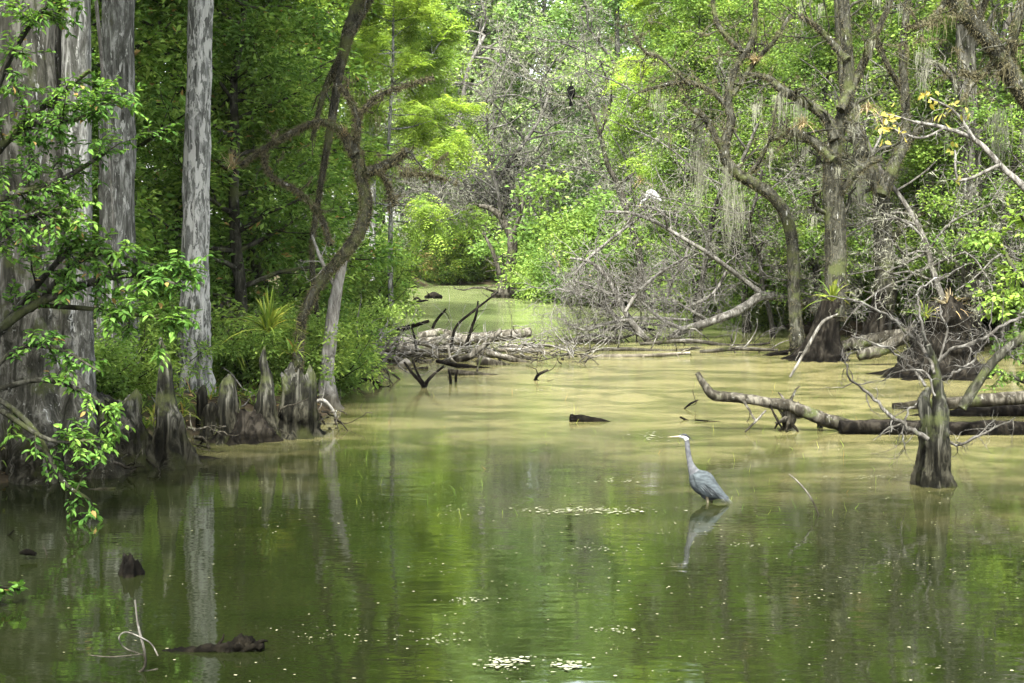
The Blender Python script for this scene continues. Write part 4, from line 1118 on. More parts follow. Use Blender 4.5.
def dead_wood_right():
    # fallen bleached tree
    crooked('fallen bleached tree lying from the bank into the water', [(815, 303, 4.5), (790, 299, 4.5), (762, 296, 4.5), (742, 309, 4.6), (710, 322, 4.2), (684, 330, 3.8), (660, 345, 3.2), (632, 356, 2.6), (606, 364, 1.8)],
            [[(765, 296, 2.8), (740, 277, 2.4), (712, 256, 2.2), (688, 241, 2), (655, 222, 1.8), (630, 213, 1.5), (605, 212, 1)], [(726, 272, 1.6), (716, 290, 1.6), (700, 302, 1.4), (680, 308, 1)], [(690, 242, 1.5), (683, 262, 1.4), (672, 282, 1.2), (668, 298, .8)],
             [(684, 330, 2), (660, 318, 1.6), (640, 300, 1.1)], [(710, 322, 2.2), (690, 310, 1.4), (672, 300, 1)], [(668, 230, 1.4), (664, 215, 1.3), (652, 208, 1.2), (634, 206, .9)], [(640, 217, 1.3), (610, 240, 1.5), (585, 262, 1.6), (575, 275, 1.3)]],
            43.5, 101, 'dead', 'fallen_tree', twigs=16, tl=1.2, levels=2, wob=.3, rmin=.008)
    # brush pile
    crooked('tangled brush pile of dead branches by the bright green bush', [(660, 353, 3.4), (645, 338, 3.2), (630, 320, 3), (618, 298, 2.6), (605, 275, 2.2), (590, 262, 1.6), (570, 258, 1)],
            [[(655, 350, 2.2), (625, 345, 2), (590, 340, 1.6), (560, 348, 1)], [(640, 335, 2), (610, 312, 1.8), (580, 295, 1.4), (556, 288, .9)], [(650, 345, 2.2), (680, 350, 2.2), (720, 354, 1.8), (742, 354, 1)], [(625, 312, 2), (640, 290, 1.8), (662, 272, 1.6), (690, 255, 1.2)],
             [(655, 350, 2), (600, 362, 2), (545, 366, 1.5)], [(630, 320, 2), (612, 322, 1.6), (585, 330, 1.2), (565, 322, .8)], [(618, 298, 1.8), (600, 290, 1.4), (572, 280, 1)]],
            41.5, 102, 'dead', 'brush_pile', twigs=26, tl=1.35, levels=2, wob=.5, rmin=.006, cat='brush')
    log_thing('thin long log floating before the brush pile', [(548, 360, 2), (590, 357, 2.4), (640, 356, 2), (690, 353, 1.4)], 36.5, 'log_pale', 103, twigs=6, tl=.5)
    for i, (pts, Y, lab) in enumerate([([(572, 352, 1.6), (620, 349, 2), (668, 351, 1.6), (700, 348, 1)], 38.5, 'grey bough lying in the water in front of the brush pile'), ([(640, 344, 1.6), (690, 341, 2), (735, 346, 1.8), (770, 343, 1)], 40.5, 'long thin bough under the fallen bleached tree'),
                                 ([(560, 344, 1.2), (590, 335, 1.6), (620, 338, 1.4), (645, 330, .8)], 42, 'thin bough rising at the jam side of the brush pile'), ([(700, 352, 1.8), (735, 349, 2), (778, 350, 1.6)], 37.8, 'bough lying from the fallen tree to the dark skirted buttress'),
                                 ([(585, 327, 1.2), (620, 322, 1.4), (660, 325, 1.2), (695, 330, .8)], 48, 'thin bough across the water behind the brush pile')]):
        log_thing(lab, pts, Y, 'dead', 190 + i, 'branch', 'branch', 8, 9, .9, 'boughs of the deadfall', .12)
    log_thing('dark log on the water behind the fallen bleached tree', [(600, 331, 2), (625, 327, 2.6), (655, 331, 2)], 47, 'log_dark', 104, twigs=5, tl=.9)
    log_thing('horizontal pale branch under the fallen bleached tree', [(628, 318, 1.4), (655, 318, 1.6), (690, 320, 1.2)], 46, 'dead', 105, twigs=3)
    log_thing('dark sunk branch in front of the dark buttress', [(742, 362, 1.4), (765, 356, 2), (788, 352, 2.6)], 37, 'log_dark', 106, twigs=6, tl=.6)
    log_thing('dark log wedged behind the dark buttress', [(842, 347, 6), (870, 340, 6), (905, 333, 5), (930, 330, 4)], 37.5, 'log', 107)
    log_thing('reddish log propped between the two dark buttresses', [(858, 356, 5), (880, 350, 6.5), (902, 338, 6), (925, 325, 5)], 34, 'log', 108)
    # limb and logs in front
    log_thing('long grey limb with upturned end resting on the thick dark log', [(697, 373, 2.6), (704, 384, 3.6), (714, 395, 5), (740, 398, 5), (770, 403, 5.5), (790, 406, 6), (815, 416, 6.5), (840, 424, 7), (860, 427, 6)], 22.2, 'log', 111, 'limb', 'limb', 14, 5, .4)
    log_thing('thick dark log lying across the water to the frame edge', [(840, 428, 7.5), (880, 428, 8.5), (930, 430, 9), (980, 431, 9.5), (1040, 431, 10), (1100, 430, 10)], 21.9, 'log_dark', 112, 'log', 'log', 16)
    log_thing('upper grey log behind the branchy stump', [(893, 408, 4.5), (930, 405, 6), (975, 402, 7.5), (1040, 397, 8.5), (1090, 394, 8)], 25.2, 'log', 113, 'log', 'log', 16)
    log_thing('dark log squeezed between the upper grey log and the thick dark log', [(905, 420, 4), (950, 416, 6), (1000, 413, 7), (1060, 408, 7)], 24.2, 'log_dark', 114, 'log', 'log', 14)
    log_thing('bent pole leaning up from the upper grey log to the frame edge', [(962, 408, 5), (975, 388, 5), (995, 360, 4.6), (1024, 336, 4.4), (1060, 312, 4)], 21.4, 'mossy', 115, 'pole', 'pole', 10, 3, .5)
    log_thing('mossy clump of roots hanging under the long grey limb', [(786, 400, 4), (789, 415, 7), (787, 428, 5)], 22.3, 'log', 116, 'root_clump', 'root', 10, 16, .35)
    log_thing('short post of wood standing in the water under the long grey limb', [(820, 434, 3), (820, 424, 3), (821, 416, 2)], 22.6, 'log_dark', 117, 'post', 'post', 8)
    # twigs in the water
    for i, (lab, pts, Y, m, tw) in enumerate([
            ('small dark forked twig rising from the water above the heron', [(683, 410, .8), (690, 404, 1.2), (698, 400, .9)], 25.2, 'log_dark', 3), ('thin dark stick half sunk past the heron head', [(680, 417, 1), (694, 424, 1.4), (702, 430, 1)], 23.6, 'log_dark', 2),
            ('row of dark twig bits floating past the heron', [(695, 420, .8), (718, 422, .9), (745, 425, 1.4), (760, 424, .8)], 23.4, 'log_dark', 3), ('pale bent reed standing in the water right of the heron', [(822, 523, .8), (812, 500, 1), (800, 484, 1), (789, 474, .7)], 15.4, 'dead', 0),
            ('thin pale straw lying on the water below the branchy stump', [(951, 520.5, .9), (970, 522, 1), (996, 523.5, .7)], 15.2, 'dead', 0), ('white bare branch rising in front of the dark buttress', [(790, 377, 1.4), (806, 350, 1.7), (822, 323, 1.7), (838, 314, 1)], 27, 'dead', 3),
            ('tan twig slanting out of the water under the long grey limb', [(745, 432, 1), (757, 420, 1.2), (766, 410, .8)], 22, 'dead', 1), ('short dead twig in the water by the thick dark log', [(770, 405, 1), (776, 418, 1.2), (782, 428, 1)], 22.1, 'log_dark', 1)]):
        log_thing(lab, pts, Y, m, 120 + i, 'twig', 'twig', 6, tw, .25)
    # stump with branches in the water
    rng = np.random.RandomState(130)
    g = G(934, 485); Y = g[1]; s = Y / F
    o = tree_thing('branchy_stump', 'stout dead stump in open water with grey branches sprouting from its top', 'stump', (g[0], Y, -.2))
    zs = np.linspace(-.2, P(934, 432, Y)[2], 26); path = [[g[0] - .03 * max(0, z), Y, z, (13.2 - 1 * max(0, z)) * s] for z in zs]
    mb = MB(); buttress(mb, np.array(path), rng, 40, 8, .95, .3, .3, .35, .05, jag=.12, lump=.06)
    for pts in ([(930, 436, 8), (926, 415, 7), (924, 400, 6), (930, 388, 3)], [(940, 436, 9), (940, 410, 8), (938, 390, 6), (935, 365, 4), (928, 345, 3)], [(934, 436, 6), (936, 420, 5), (945, 400, 3)]):
        tube(mb, crom(px_path(pts, Y, .05, rng), 5), 10, rough=.12, rng=rng)
    part('trunk', mb, M['knee'], o)
    mb = MB()
    for pts in ([(935, 372, 3), (924, 350, 3), (905, 330, 2.6), (880, 312, 2.2), (850, 300, 1.6), (825, 297, .9)], [(938, 362, 3), (955, 348, 3), (985, 338, 3), (1010, 322, 2.4), (1040, 314, 1.6)], [(928, 345, 2.4), (921, 322, 2), (918, 300, 1.8), (921, 288, 1.6), (945, 274, 1.4), (972, 262, .9)],
                [(928, 440, 4), (908, 428, 3.6), (885, 410, 3), (868, 392, 2.4), (848, 375, 1.6), (848, 352, 1.2)], [(926, 385, 2.4), (905, 360, 2), (880, 345, 1.6), (850, 335, 1)], [(940, 440, 3), (960, 444, 2.4), (985, 432, 1.8), (1015, 418, 1)], [(940, 380, 2.4), (962, 368, 2), (978, 355, 1.6), (990, 330, 1.2), (992, 300, .9)],
                [(1003, 325, 1.4), (1005, 345, 1.4), (1016, 360, 1)], [(924, 402, 2.4), (908, 410, 2), (902, 432, 1.8), (905, 450, 1)], [(936, 395, 2), (925, 372, 1.8), (900, 372, 1.3), (880, 382, .8)], [(938, 366, 2), (946, 335, 1.7), (940, 305, 1.2)], [(915, 362, 1.5), (905, 340, 1.5), (915, 320, .9)]):
        p = crom(px_path(pts, Y, .25, rng), 5); p[:, 3] *= .62; p[:, :3] += rng.normal(0, .012, (len(p), 3)); tube(mb, p, 7, rough=.15, rng=rng)
        twig_out(mb, p, 9, .4, rng, 2, 4, .35, rfac=.5, rmin=.0028)
    part('branch', mb, M['twig'], o)


def right_woods():
    # dark buttress group
    rng = np.random.RandomState(140)
    def cyp(label, pxb, pyb, seed, wb, trunk, limbs, bark, moss, twigs, hangs=0, ftop=None, Hb=1.6, name='mossy_cypress'):
        r = np.random.RandomState(seed)
        g = G(pxb, pyb); Y = g[1] + .6; s = Y / F
        o = tree_thing(name, label, 'tree', (g[0], Y, -.2))
        zs = np.linspace(-.2, Hb, 30); tw = trunk[0][2]
        tp = P(trunk[0][0], trunk[0][1], Y)
        path = [[g[0] + (tp[0] - g[0]) * max(0, z) / Hb, Y, z, tw * s] for z in zs]
        mb = MB(); buttress(mb, np.array(path), r, 48, 11, wb * s / (tw * s) - 1, .42, .3, .7, .05)
        part('buttress', mb, M['log_dark'], o)
        mb, fb = MB(), MB(); ends = []
        tr = crom(px_path(trunk, Y), 6); tr0 = np.array([[tp[0], Y, Hb - .5, tw * s * 1.15]])
        tr = np.vstack([tr0, tr]); tube(mb, tr, 14, rough=.09, rng=r)
        ps = [tr]
        for l in limbs:
            p = crom(px_path(l, Y, .5, r), 6); tube(mb, p, 8, rough=.1, rng=r); ps.append(p)
        for p in ps:
            twig_out(mb, p, twigs, 1.3, r, 2, 5, .32, -.02, rfac=.32, tmin=.25, ends=ends, rmin=.007)
            fuzz(fb, p, int(moss * np.linalg.norm(np.diff(p[:, :3], axis=0), axis=1).sum()), .085, r, .006, .6)
        for e in ends: fuzz(fb, e, 16, .07, r, .005, .6)
        part('trunk', mb, M[bark], o); part('moss', fb, M['moss'], o, False)
        if hangs:
            for hp in np.array([e[3, :3] for e in ends])[r.permutation(len(ends))[:hangs]]:
                hb = MB(); strands(hb, hp[None], 16, r.uniform(.3, .8), r, .006, .045)
                part('beard_moss', hb, M['smoss'], o, False)
        return o
    cyp('old cypress with black skirted buttress next to the curved lichen tree', 822, 362, 141, 38, [(834, 320, 11), (836, 270, 10.5), (835, 220, 10), (832, 170, 9), (836, 138, 7.5), (848, 90, 6), (846, 30, 5.5), (838, -60, 5), (830, -180, 4)],
        [[(836, 140, 6), (826, 118, 5.5), (805, 102, 5), (782, 90, 4.5), (768, 78, 3), (748, 74, 2)], [(834, 160, 5), (812, 140, 4.5), (790, 132, 4), (770, 140, 2.5)], [(840, 110, 5), (860, 70, 4), (878, 30, 3), (900, -20, 2)], [(836, 200, 4), (858, 170, 4), (880, 158, 3)], [(848, 60, 4), (820, 30, 3), (800, 15, 2)]], 'mossy', 420, 9, 14)
    cyp('mossy forked cypress right of the old skirted one', 876, 352, 142, 22, [(884, 310, 9), (884, 262, 9), (882, 215, 9), (880, 190, 8), (868, 165, 7.5), (856, 132, 7), (847, 98, 6), (841, 40, 5), (836, -60, 4)],
        [[(882, 195, 7), (894, 165, 6), (905, 140, 5), (905, 95, 4.5), (903, 50, 4), (910, -20, 3)], [(862, 150, 4), (850, 165, 4), (838, 150, 3)], [(900, 150, 3.5), (925, 125, 3), (955, 110, 2)], [(905, 95, 3), (885, 60, 2.5), (870, 20, 2)], [(884, 250, 3), (905, 225, 3), (930, 205, 2.4), (962, 196, 1.4)]], 'mossy', 480, 8, 12)
    cyp('tall dark straight cypress behind the broken buttress with bromeliads', 968, 352, 143, 24, [(974, 300, 12), (973, 230, 10.5), (970, 150, 9.5), (966, 60, 9), (963, -60, 8), (960, -220, 6)],
        [[(970, 150, 4), (990, 120, 3), (1020, 105, 2)], [(968, 100, 4), (945, 70, 3), (925, 60, 2)], [(966, 60, 3), (990, 20, 2.5), (1010, -20, 2)]], 'bark_dark', 130, 7, 8, Hb=1.4)
    # curved lichen tree
    crooked('curved slim tree with lichen-grey bark standing beside the old skirted cypress', [(797, 352, 9), (797, 335, 7), (794, 290, 6.2), (793, 250, 6), (788, 222, 6), (776, 200, 5.8), (758, 186, 5.8), (738, 174, 5.4), (726, 160, 5.2), (725, 143, 5), (731, 122, 4.5), (728, 100, 4.5), (735, 70, 3.5), (752, 40, 3), (756, 0, 2.4), (760, -60, 2)],
            [[(727, 158, 4), (712, 130, 3), (702, 115, 3), (690, 108, 2)], [(731, 110, 3), (712, 92, 2.6), (688, 82, 2.4), (665, 85, 2), (640, 92, 1.2)], [(758, 62, 3), (735, 45, 2.6), (718, 25, 2.4), (713, 0, 2), (716, -30, 1.4)], [(733, 95, 2.5), (755, 62, 2.5), (775, 40, 2), (790, 15, 1.5)], [(745, 178, 2.5), (760, 160, 2), (772, 130, 1.6), (778, 95, 1)], [(690, 85, 1.6), (660, 58, 1.5), (645, 52, 1.2), (632, 30, .9)]],
            37.5, 151, 'mossy', 'curved_tree', moss=260, twigs=10, tl=1.2, levels=2, hangs=16, hang_len=.5, rmin=.007, mossm='moss')
    # broken buttress with bromeliads
    knee('dark broken buttress stump topped with bromeliads', 937, 376, 944, 312, 86, 44, 144, 'stump', jag=.35, cat='stump', mat='log_dark', flutes=11, depth=.4, k=30)
    rosette('reddish spiky bromeliad clump on the broken buttress', 950, 310, 31.2, .75, 60, 'airpl', 161, 'bromeliad', 'bromeliad', .4, .02, .9)
    rosette('green bromeliad beside the reddish one on the broken buttress', 925, 318, 31, .6, 40, 'brom', 162, 'bromeliad', 'bromeliad', .4, .02, .9)
    rosette('yellow green bromeliad with arching straps at the old skirted cypress foot', 832, 300, 34.2, .95, 26, 'brom', 163, 'bromeliad', 'bromeliad', .45, .035, .9)
    rosette('brown air plant high in the fork of the curved lichen tree', 755, 62, 37.3, .45, 80, 'airpl', 164, bend=.5, W=.01)
    rosette('brown air plant clump on the limb of the old skirted cypress', 803, 125, 34.8, .5, 80, 'airpl', 165, bend=.6, W=.01)
    rosette('shaggy air plant clump on the mossy forked cypress', 868, 110, 35.5, .6, 90, 'airpl', 166, bend=.7, W=.01)
    rosette('brown air plant near the egret in the dead branches', 640, 182, 43, .4, 60, 'airpl', 167, bend=.5, W=.01)
    # spanish moss beards
    for i, (px, py, Y, L, n, lab) in enumerate([(700, 112, 38, 2.4, 90, 'long grey moss beard hanging from the curved lichen tree'), (730, 160, 37.4, 1.9, 60, 'pale moss beard under the bend of the curved lichen tree'), (742, 190, 37.5, 1.2, 40, 'short moss beard below the curved trunk'),
                                              (800, 100, 35, 1.0, 60, 'grey moss beard on the arching limb of the old skirted cypress'), (782, 92, 35, .8, 50, 'small moss beard at the tip of the arching limb'), (860, 160, 36, 1.2, 70, 'moss beard in the mossy forked cypress'), (925, 48, 33, 1.0, 34, 'grey moss beard on a high limb by the tall dark cypress'),
                                              (660, 88, 37.5, .8, 40, 'moss beard on the far end of the thin curved branch'), (1000, 110, 24, .9, 60, 'moss beard under the thick limb at the frame corner')]):
        mb = MB(); c = P(px, py, Y); strands(mb, np.array([c + np.array([dx, 0, dz]) for dx, dz in ((-.12, -.1 * L), (0, 0), (.07, -.3 * L), (-.04, -.55 * L))]), n // 2, L * .75, np.random.RandomState(170 + i), .0045, .075)
        solid('hanging_moss', lab, 'moss', mb, M['smoss'], tuple(c), 'hanging moss beards', False)
    # thick mossy limb in the upper corner, tree off frame
    crooked('thick dark mossy limb crossing the upper frame corner', [(1150, 470, 14), (1140, 330, 13), (1105, 210, 12), (1060, 140, 10), (1022, 92, 9), (1000, 55, 8.5), (976, 26, 8), (950, -4, 7), (920, -50, 6), (880, -110, 4)],
            [[(1022, 92, 5), (1010, 60, 5), (1018, 20, 4.5), (1030, -30, 4)], [(976, 26, 4), (985, -5, 4), (990, -40, 3)], [(1000, 55, 3), (980, 75, 2.4), (960, 72, 1.6)], [(950, -4, 3), (930, 20, 2.4), (905, 28, 1.6)]],
            23, 152, 'mossy', 'leaning_tree', moss=900, twigs=8, tl=.7, levels=2, moss_len=.06, hangs=14, hang_len=.35)
    # bare mossy tree with the yellow leaves
    o = crooked('slim branch tree bearing a few big yellow leaves', [(1080, 420, 6), (1070, 300, 5), (1040, 210, 4), (1000, 165, 3), (975, 140, 2.4), (945, 128, 2), (915, 122, 1.6)],
                [[(975, 140, 1.6), (955, 112, 1.4), (930, 98, 1)], [(945, 128, 1.4), (920, 138, 1.2), (890, 128, .9)], [(915, 122, 1), (890, 115, .8), (878, 118, .6)], [(1000, 165, 2), (960, 180, 1.6), (955, 150, 1)]], 21.5, 153, 'dead', 'yellow_leaved_tree', twigs=7, tl=.5, levels=2, rmin=.003)
    r = np.random.RandomState(154)
    for px, py, n in ((882, 124, 10), (893, 115, 7), (880, 138, 3), (925, 95, 8), (932, 103, 5), (950, 108, 6), (968, 110, 4), (952, 150, 4), (958, 182, 3), (905, 130, 4), (885, 112, 4), (942, 118, 4)):
        cb = MB()
        C = np.array([P(px + r.normal(0, 5), py + r.normal(0, 3.5), 21.4 + r.normal(0, .1)) for _ in range(n)])
        d = r.normal(0, 1, C.shape); d[:, 2] -= .5
        leaves(cb, C, d, r.normal(0, 1, C.shape) - np.array([0, .8, 0]), .12 * r.uniform(.6, 1.3, len(C)), .06, .2, True)
        part('leaf_cluster', cb, M['yellow'], o, False)
    # bright shrub at the frame edge and twiggy shrubs
    leafy_branch('bright yellow green shrub at the frame edge by the tall dark cypress', [[(1090, 420, 4), (1050, 320, 3.4), (1020, 280, 2.6), (1000, 245, 1.6), (985, 232, 1)], [(1060, 340, 3), (1030, 300, 2), (1005, 300, 1.4), (985, 310, .9)], [(1080, 380, 3), (1040, 345, 2), (1010, 335, 1.4)], [(1060, 320, 3), (1035, 240, 2), (1020, 215, 1.2)]],
                 22, 155, 'fresh', .12, .07, name='leafy_shrub', twn=9, tl=.45)
    leafy_branch('low leafy shrub over the logs at the frame edge', [[(1090, 450, 4), (1050, 400, 3), (1010, 375, 2), (985, 372, 1)], [(1080, 420, 3), (1040, 375, 2), (1005, 352, 1.2)]], 25.5, 156, 'fresh', .1, .05, twn=9, tl=.4)
    # mid distance trees
    T = [(655, 74, 0, 1.0, 1, 'fresh leafy tree behind the egret'), (690, 70, 1, 1.0, 1, 'fresh leafy tree behind the long moss beard'), (725, 64, 2, .95, 0, 'olive tree behind the curved lichen tree'), (765, 58, 0, .9, 1, 'fresh tree filling the bend of the curved lichen tree'), (805, 56, 1, .95, 0, 'olive tree between the curved lichen tree and the old skirted cypress'),
         (850, 52, 2, .9, 1, 'fresh tree behind the old skirted cypress'), (895, 50, 0, .95, 1, 'fresh leafy tree behind the mossy forked cypress'), (935, 49, 1, .9, 0, 'olive tree behind the bromeliad stump'), (985, 47, 2, .95, 1, 'fresh tree behind the tall dark cypress'), (1035, 45, 0, 1., 0, 'olive tree at the frame edge behind the bright shrub'),
         (700, 88, 2, 1.3, 1, 'taller fresh tree of the second row behind the moss beard'), (775, 74, 0, 1.3, 0, 'taller olive tree of the second row over the curved lichen tree'), (840, 70, 1, 1.3, 1, 'taller fresh tree of the second row over the old skirted cypress'), (905, 66, 2, 1.3, 0, 'taller olive tree of the second row over the mossy forked cypress'), (970, 62, 0, 1.3, 1, 'taller fresh tree of the second row behind the tall dark cypress'), (1050, 58, 1, 1.3, 0, 'taller olive tree of the second row at the frame edge'), (1090, 42, 2, 1.1, 1, 'fresh tree just outside the edge by the leaning limb'), (748, 46, 0, .62, 1, 'small fresh tree showing through the branches of the curved lichen tree'), (818, 43, 1, .66, 1, 'small fresh tree just behind the old skirted cypress'), (905, 42, 2, .66, 1, 'small fresh tree between the forked cypress and the tall dark cypress'), (945, 40, 0, .6, 1, 'small fresh tree beside the tall dark cypress'), (1005, 38, 1, .62, 1, 'small fresh tree under the thick corner limb'), (700, 50, 2, .7, 1, 'small fresh tree under the long grey moss beard')]
    for px, Y, k, s, v, lab in T:
        plant('broadleaf_tree', lab, 'tree', 'mid_%d' % k, px, Y, s, group='leafy trees of the far woods', var=v)
    plant('feathery_cypress', 'feathery bright cypress behind the crown of the curved lichen tree', 'tree', 'feathery_0', 702, 60, 1.25, 1.2, 'feathery cypresses')
    plant('feathery_cypress', 'feathery bright cypress high over the old skirted cypress', 'tree', 'feathery_1', 790, 62, 1.35, 4.2, 'feathery cypresses')
    for px, Y, s, k, lab in [(745, 52, 1.2, 1, 'grey mossy leafless tree behind the curved lichen tree'), (1010, 36, 1.2, 0, 'grey mossy leafless tree at the frame edge'),
                             (640, 78, 1.9, 1, 'pale grey leafless tree far above the egret'), (700, 47, 1.3, 0, 'grey twiggy leafless tree hung with the moss beards'), (955, 37, 1.2, 0, 'grey twiggy leafless tree before the tall dark cypress'), (760, 55, 1.9, 1, 'tall grey twiggy tree behind the brown air plant'), (880, 50, 2.0, 0, 'tall grey twiggy tree over the mossy forked cypress'), (990, 44, 1.9, 1, 'tall grey twiggy tree behind the thick corner limb'), (660, 60, 1.9, 0, 'tall grey twiggy tree over the egret'), (775, 44, 1.0, 0, 'low grey leafless tree at the foot of the curved lichen tree'), (890, 42, .95, 1, 'low grey leafless tree between the dark buttresses')]:
        plant('bare_tree', lab, 'tree', 'bare_%d' % k, px, Y, s, group='grey leafless trees of the far woods', part='moss')
    for px, Y, s, k, v, lab in [(620, 64.5, 1.6, 0, 1, 'dark shrub on the far shore behind the brush pile'), (665, 65, 1.8, 1, 1, 'dark shrub on the far shore behind the fallen tree'), (705, 64.5, 1.7, 2, 3, 'green shrub on the far shore beside the fallen tree'), (742, 62, 1.6, 0, 1, 'dark shrub on the shore left of the curved lichen tree'), (775, 50, 1.3, 1, 3, 'shrub behind the foot of the curved lichen tree'),
                             (815, 47, 1.4, 2, 1, 'dark shrub behind the old skirted cypress foot'), (858, 46, 1.3, 0, 3, 'shrub behind the reddish propped log'), (900, 45, 1.4, 1, 1, 'dark shrub behind the broken buttress'), (945, 44.5, 1.4, 2, 3, 'shrub behind the bromeliads of the broken buttress'), (1000, 43.5, 1.4, 0, 1, 'dark shrub behind the frame edge logs'), (1050, 41, 1.4, 1, 3, 'shrub outside the edge behind the bent pole'), (718, 60, 2.2, 1, 0, 'bright tall shrub behind the pale moss beard'), (768, 56, 2.4, 2, 0, 'bright tall shrub in the bend of the curved lichen tree'), (862, 50, 2.2, 0, 0, 'bright tall shrub between the old skirted cypress and the forked one'), (915, 47, 2.0, 1, 0, 'bright tall shrub behind the forked cypress foot'), (950, 48, 2.6, 2, 3, 'tall green shrub behind the broken buttress'), (1010, 45, 2.4, 0, 0, 'tall bright shrub behind the tall dark cypress'), (805, 54, 2.2, 1, 3, 'tall green shrub behind the curved lichen tree foot')]:
        plant('shrub', lab, 'shrub', 'shrub_%d' % k, px, Y, s, group='shrubs on the far shore', var=v, part='foliage')


def near_water():
    rng = np.random.RandomState(200)
    # driftwood log at the bottom left
    mb = MB(); Y = 10.22
    tube(mb, crom(px_path([(158, 655, 3), (175, 653, 4), (205, 650, 4.5), (232, 648, 5.5), (252, 647, 5), (264, 646, 3.5)], Y), 8), 18, rough=.3, rng=rng)
    tube(mb, crom(px_path([(230, 646, 3), (240, 642, 6.5), (249, 642, 5.5), (254, 645, 3)], Y + .02), 6), 14, rough=.3, rng=rng)
    for q in ([(255, 645, 3), (262, 641, 2), (268, 641, .8)], [(250, 648, 3), (260, 652, 2.4), (266, 655, 1)], [(215, 648, 2), (222, 640, 1.6), (224, 634, .8)]): tube(mb, crom(px_path(q, Y), 4), 6)
    solid('driftwood_log', 'dark waterlogged driftwood log afloat in the shaded near corner', 'log', mb, M['log_dark'], tuple(P(158, 655, Y)))
    mb = MB()
    for pts in ([(135, 600, .9), (138, 625, 1.1), (144, 650, 1.4), (144, 668, 1.6), (130, 676, 2.2), (105, 680, 2), (86, 682, 1.2)], [(88, 655, .6), (110, 657, .7), (135, 655, .7), (146, 654, .6)], [(143, 655, .8), (125, 648, .8), (119, 638, .8), (126, 632, .7), (142, 638, .8), (152, 645, .8), (158, 656, .8)], [(130, 676, 1.6), (145, 672, 1.5), (158, 669, .8)], [(104, 680, 1.2), (92, 676, .9), (86, 672, .6)]):
        tube(mb, crom(px_path(pts, 9.74, .05, rng), 6), 7, rough=.1, rng=rng)
    solid('curled_branch', 'thin pale curled branch rising from the water beside the driftwood log', 'branch', mb, M['dead'], tuple(P(135, 668, 9.74)))
    mb = MB(); c = G(130, 575)
    buttress(mb, np.array([[c[0], c[1], z, .105 - .05 * max(0, z) / .14] for z in np.linspace(-.1, .13, 10)]), rng, 24, 3, .25, .08, .5, .4, .1, jag=.07)
    solid('drowned_stump', 'small black stump top poking out of the shaded water', 'stump', mb, M['log_dark'], tuple(c))
    log_thing('dark bit of bark afloat near the frame corner plant', [(20, 553, 1.5), (27, 552, 3.5), (36, 554, 2)], 13.2, 'log_dark', 210, 'bark_piece', 'bark')
    for i, (pts, Y, lab) in enumerate([([(50, 570, .8), (46, 552, .9), (43, 546, .6)], 13.4, 'short pale reed leaning in the shaded water'), ([(66, 556, .6), (67, 545, .7), (62, 536, .5)], 13.9, 'thin bent reed next to the short pale one'), ([(-5, 545, 1.2), (8, 536, 1.2), (14, 530, .9)], 14.3, 'dark stick in the water at the frame edge')]):
        log_thing(lab, pts, Y, 'dead' if i < 2 else 'log_dark', 211 + i, 'reed' if i < 2 else 'stick', 'reed' if i < 2 else 'stick', 6)
    mb = MB()
    for _ in range(90):
        a = G(rng.uniform(110, 352), 0 + 440); px = rng.uniform(112, 354)
        yb = np.interp(px, [112, 150, 185, 225, 290, 352], [478, 466, 456, 443, 437, 431]) - rng.uniform(0, 12)
        g = G(px, yb); w = wander(g + [0, 0, rng.uniform(0, .3)], np.array([rng.normal(0, 1), rng.normal(-.3, .5), -.15]), rng.uniform(.3, .9), rng.uniform(.008, .03), .005, 7, rng, .35)
        w[:, 2] = np.maximum(w[:, 2], -.05); tube(mb, w, 6, rough=.1, rng=rng, caps=False)
    o = link('root_tangle', mb.mesh('root tangle', M['log'])); tag(o, 'tangle of wet roots and twigs along the bank waterline', 'roots', kind='stuff')
    # floating specks and foam
    def discs(mb, xy, r, z, k=6):
        n = len(xy); a = np.arange(k) * TAU / k
        rr = r[:, None] * rng.uniform(.6, 1.2, (n, k)); ph = rng.uniform(0, TAU, n)[:, None]
        st = rng.uniform(.35, 1, n)[:, None]
        v = np.stack([xy[:, 0:1] + rr * np.cos(a + ph), xy[:, 1:2] + rr * st * np.sin(a + ph), np.full((n, k), z)], -1)
        vt = v.copy(); vt[..., 2] += .004
        cen = np.stack([xy[:, 0], xy[:, 1], np.full(n, z + .006)], -1)[:, None]
        V = np.concatenate([vt, cen], 1).reshape(-1, 3); j = np.arange(k)
        f = np.arange(n)[:, None, None] * (k + 1) + np.stack([j, (j + 1) % k, np.full(k, k)], -1)[None]
        mb.add(V, f.reshape(-1, 3))
    mb = MB(); n = 1700
    px, py = rng.uniform(0, 1024, n), 380 + 303 * rng.rand(n) ** .9
    keep = rng.rand(n) < np.clip(.25 + (px - 150) / 700, .12, 1); px, py = px[keep], py[keep]
    q = rng.rand(14, 4); q = q * np.array([820, 250, 1, 1]) + np.array([180, 400, 0, 0])
    for cx, cy, u, v in q:
        m = int(20 + 50 * u); px = np.append(px, rng.normal(cx, 30 + 40 * v, m)); py = np.append(py, np.clip(rng.normal(cy, 5, m), 375, 690))
    W = np.array([G(a, b) for a, b in zip(px, py)]); kf = shore(W[:, 0], W[:, 1]) < -.1; W = W[kf]
    discs(mb, W[:, :2], .003 + .012 * rng.rand(len(W)) ** 3, .004)
    spm = plain_mat('floating specks', (.08, .078, .04), (.19, .18, .12), island=True)
    o = link('floating_specks', mb.mesh('specks', spm, False)); tag(o, 'tiny pale specks of duckweed and petals floating on the water', 'specks', kind='stuff')
    mb = MB()
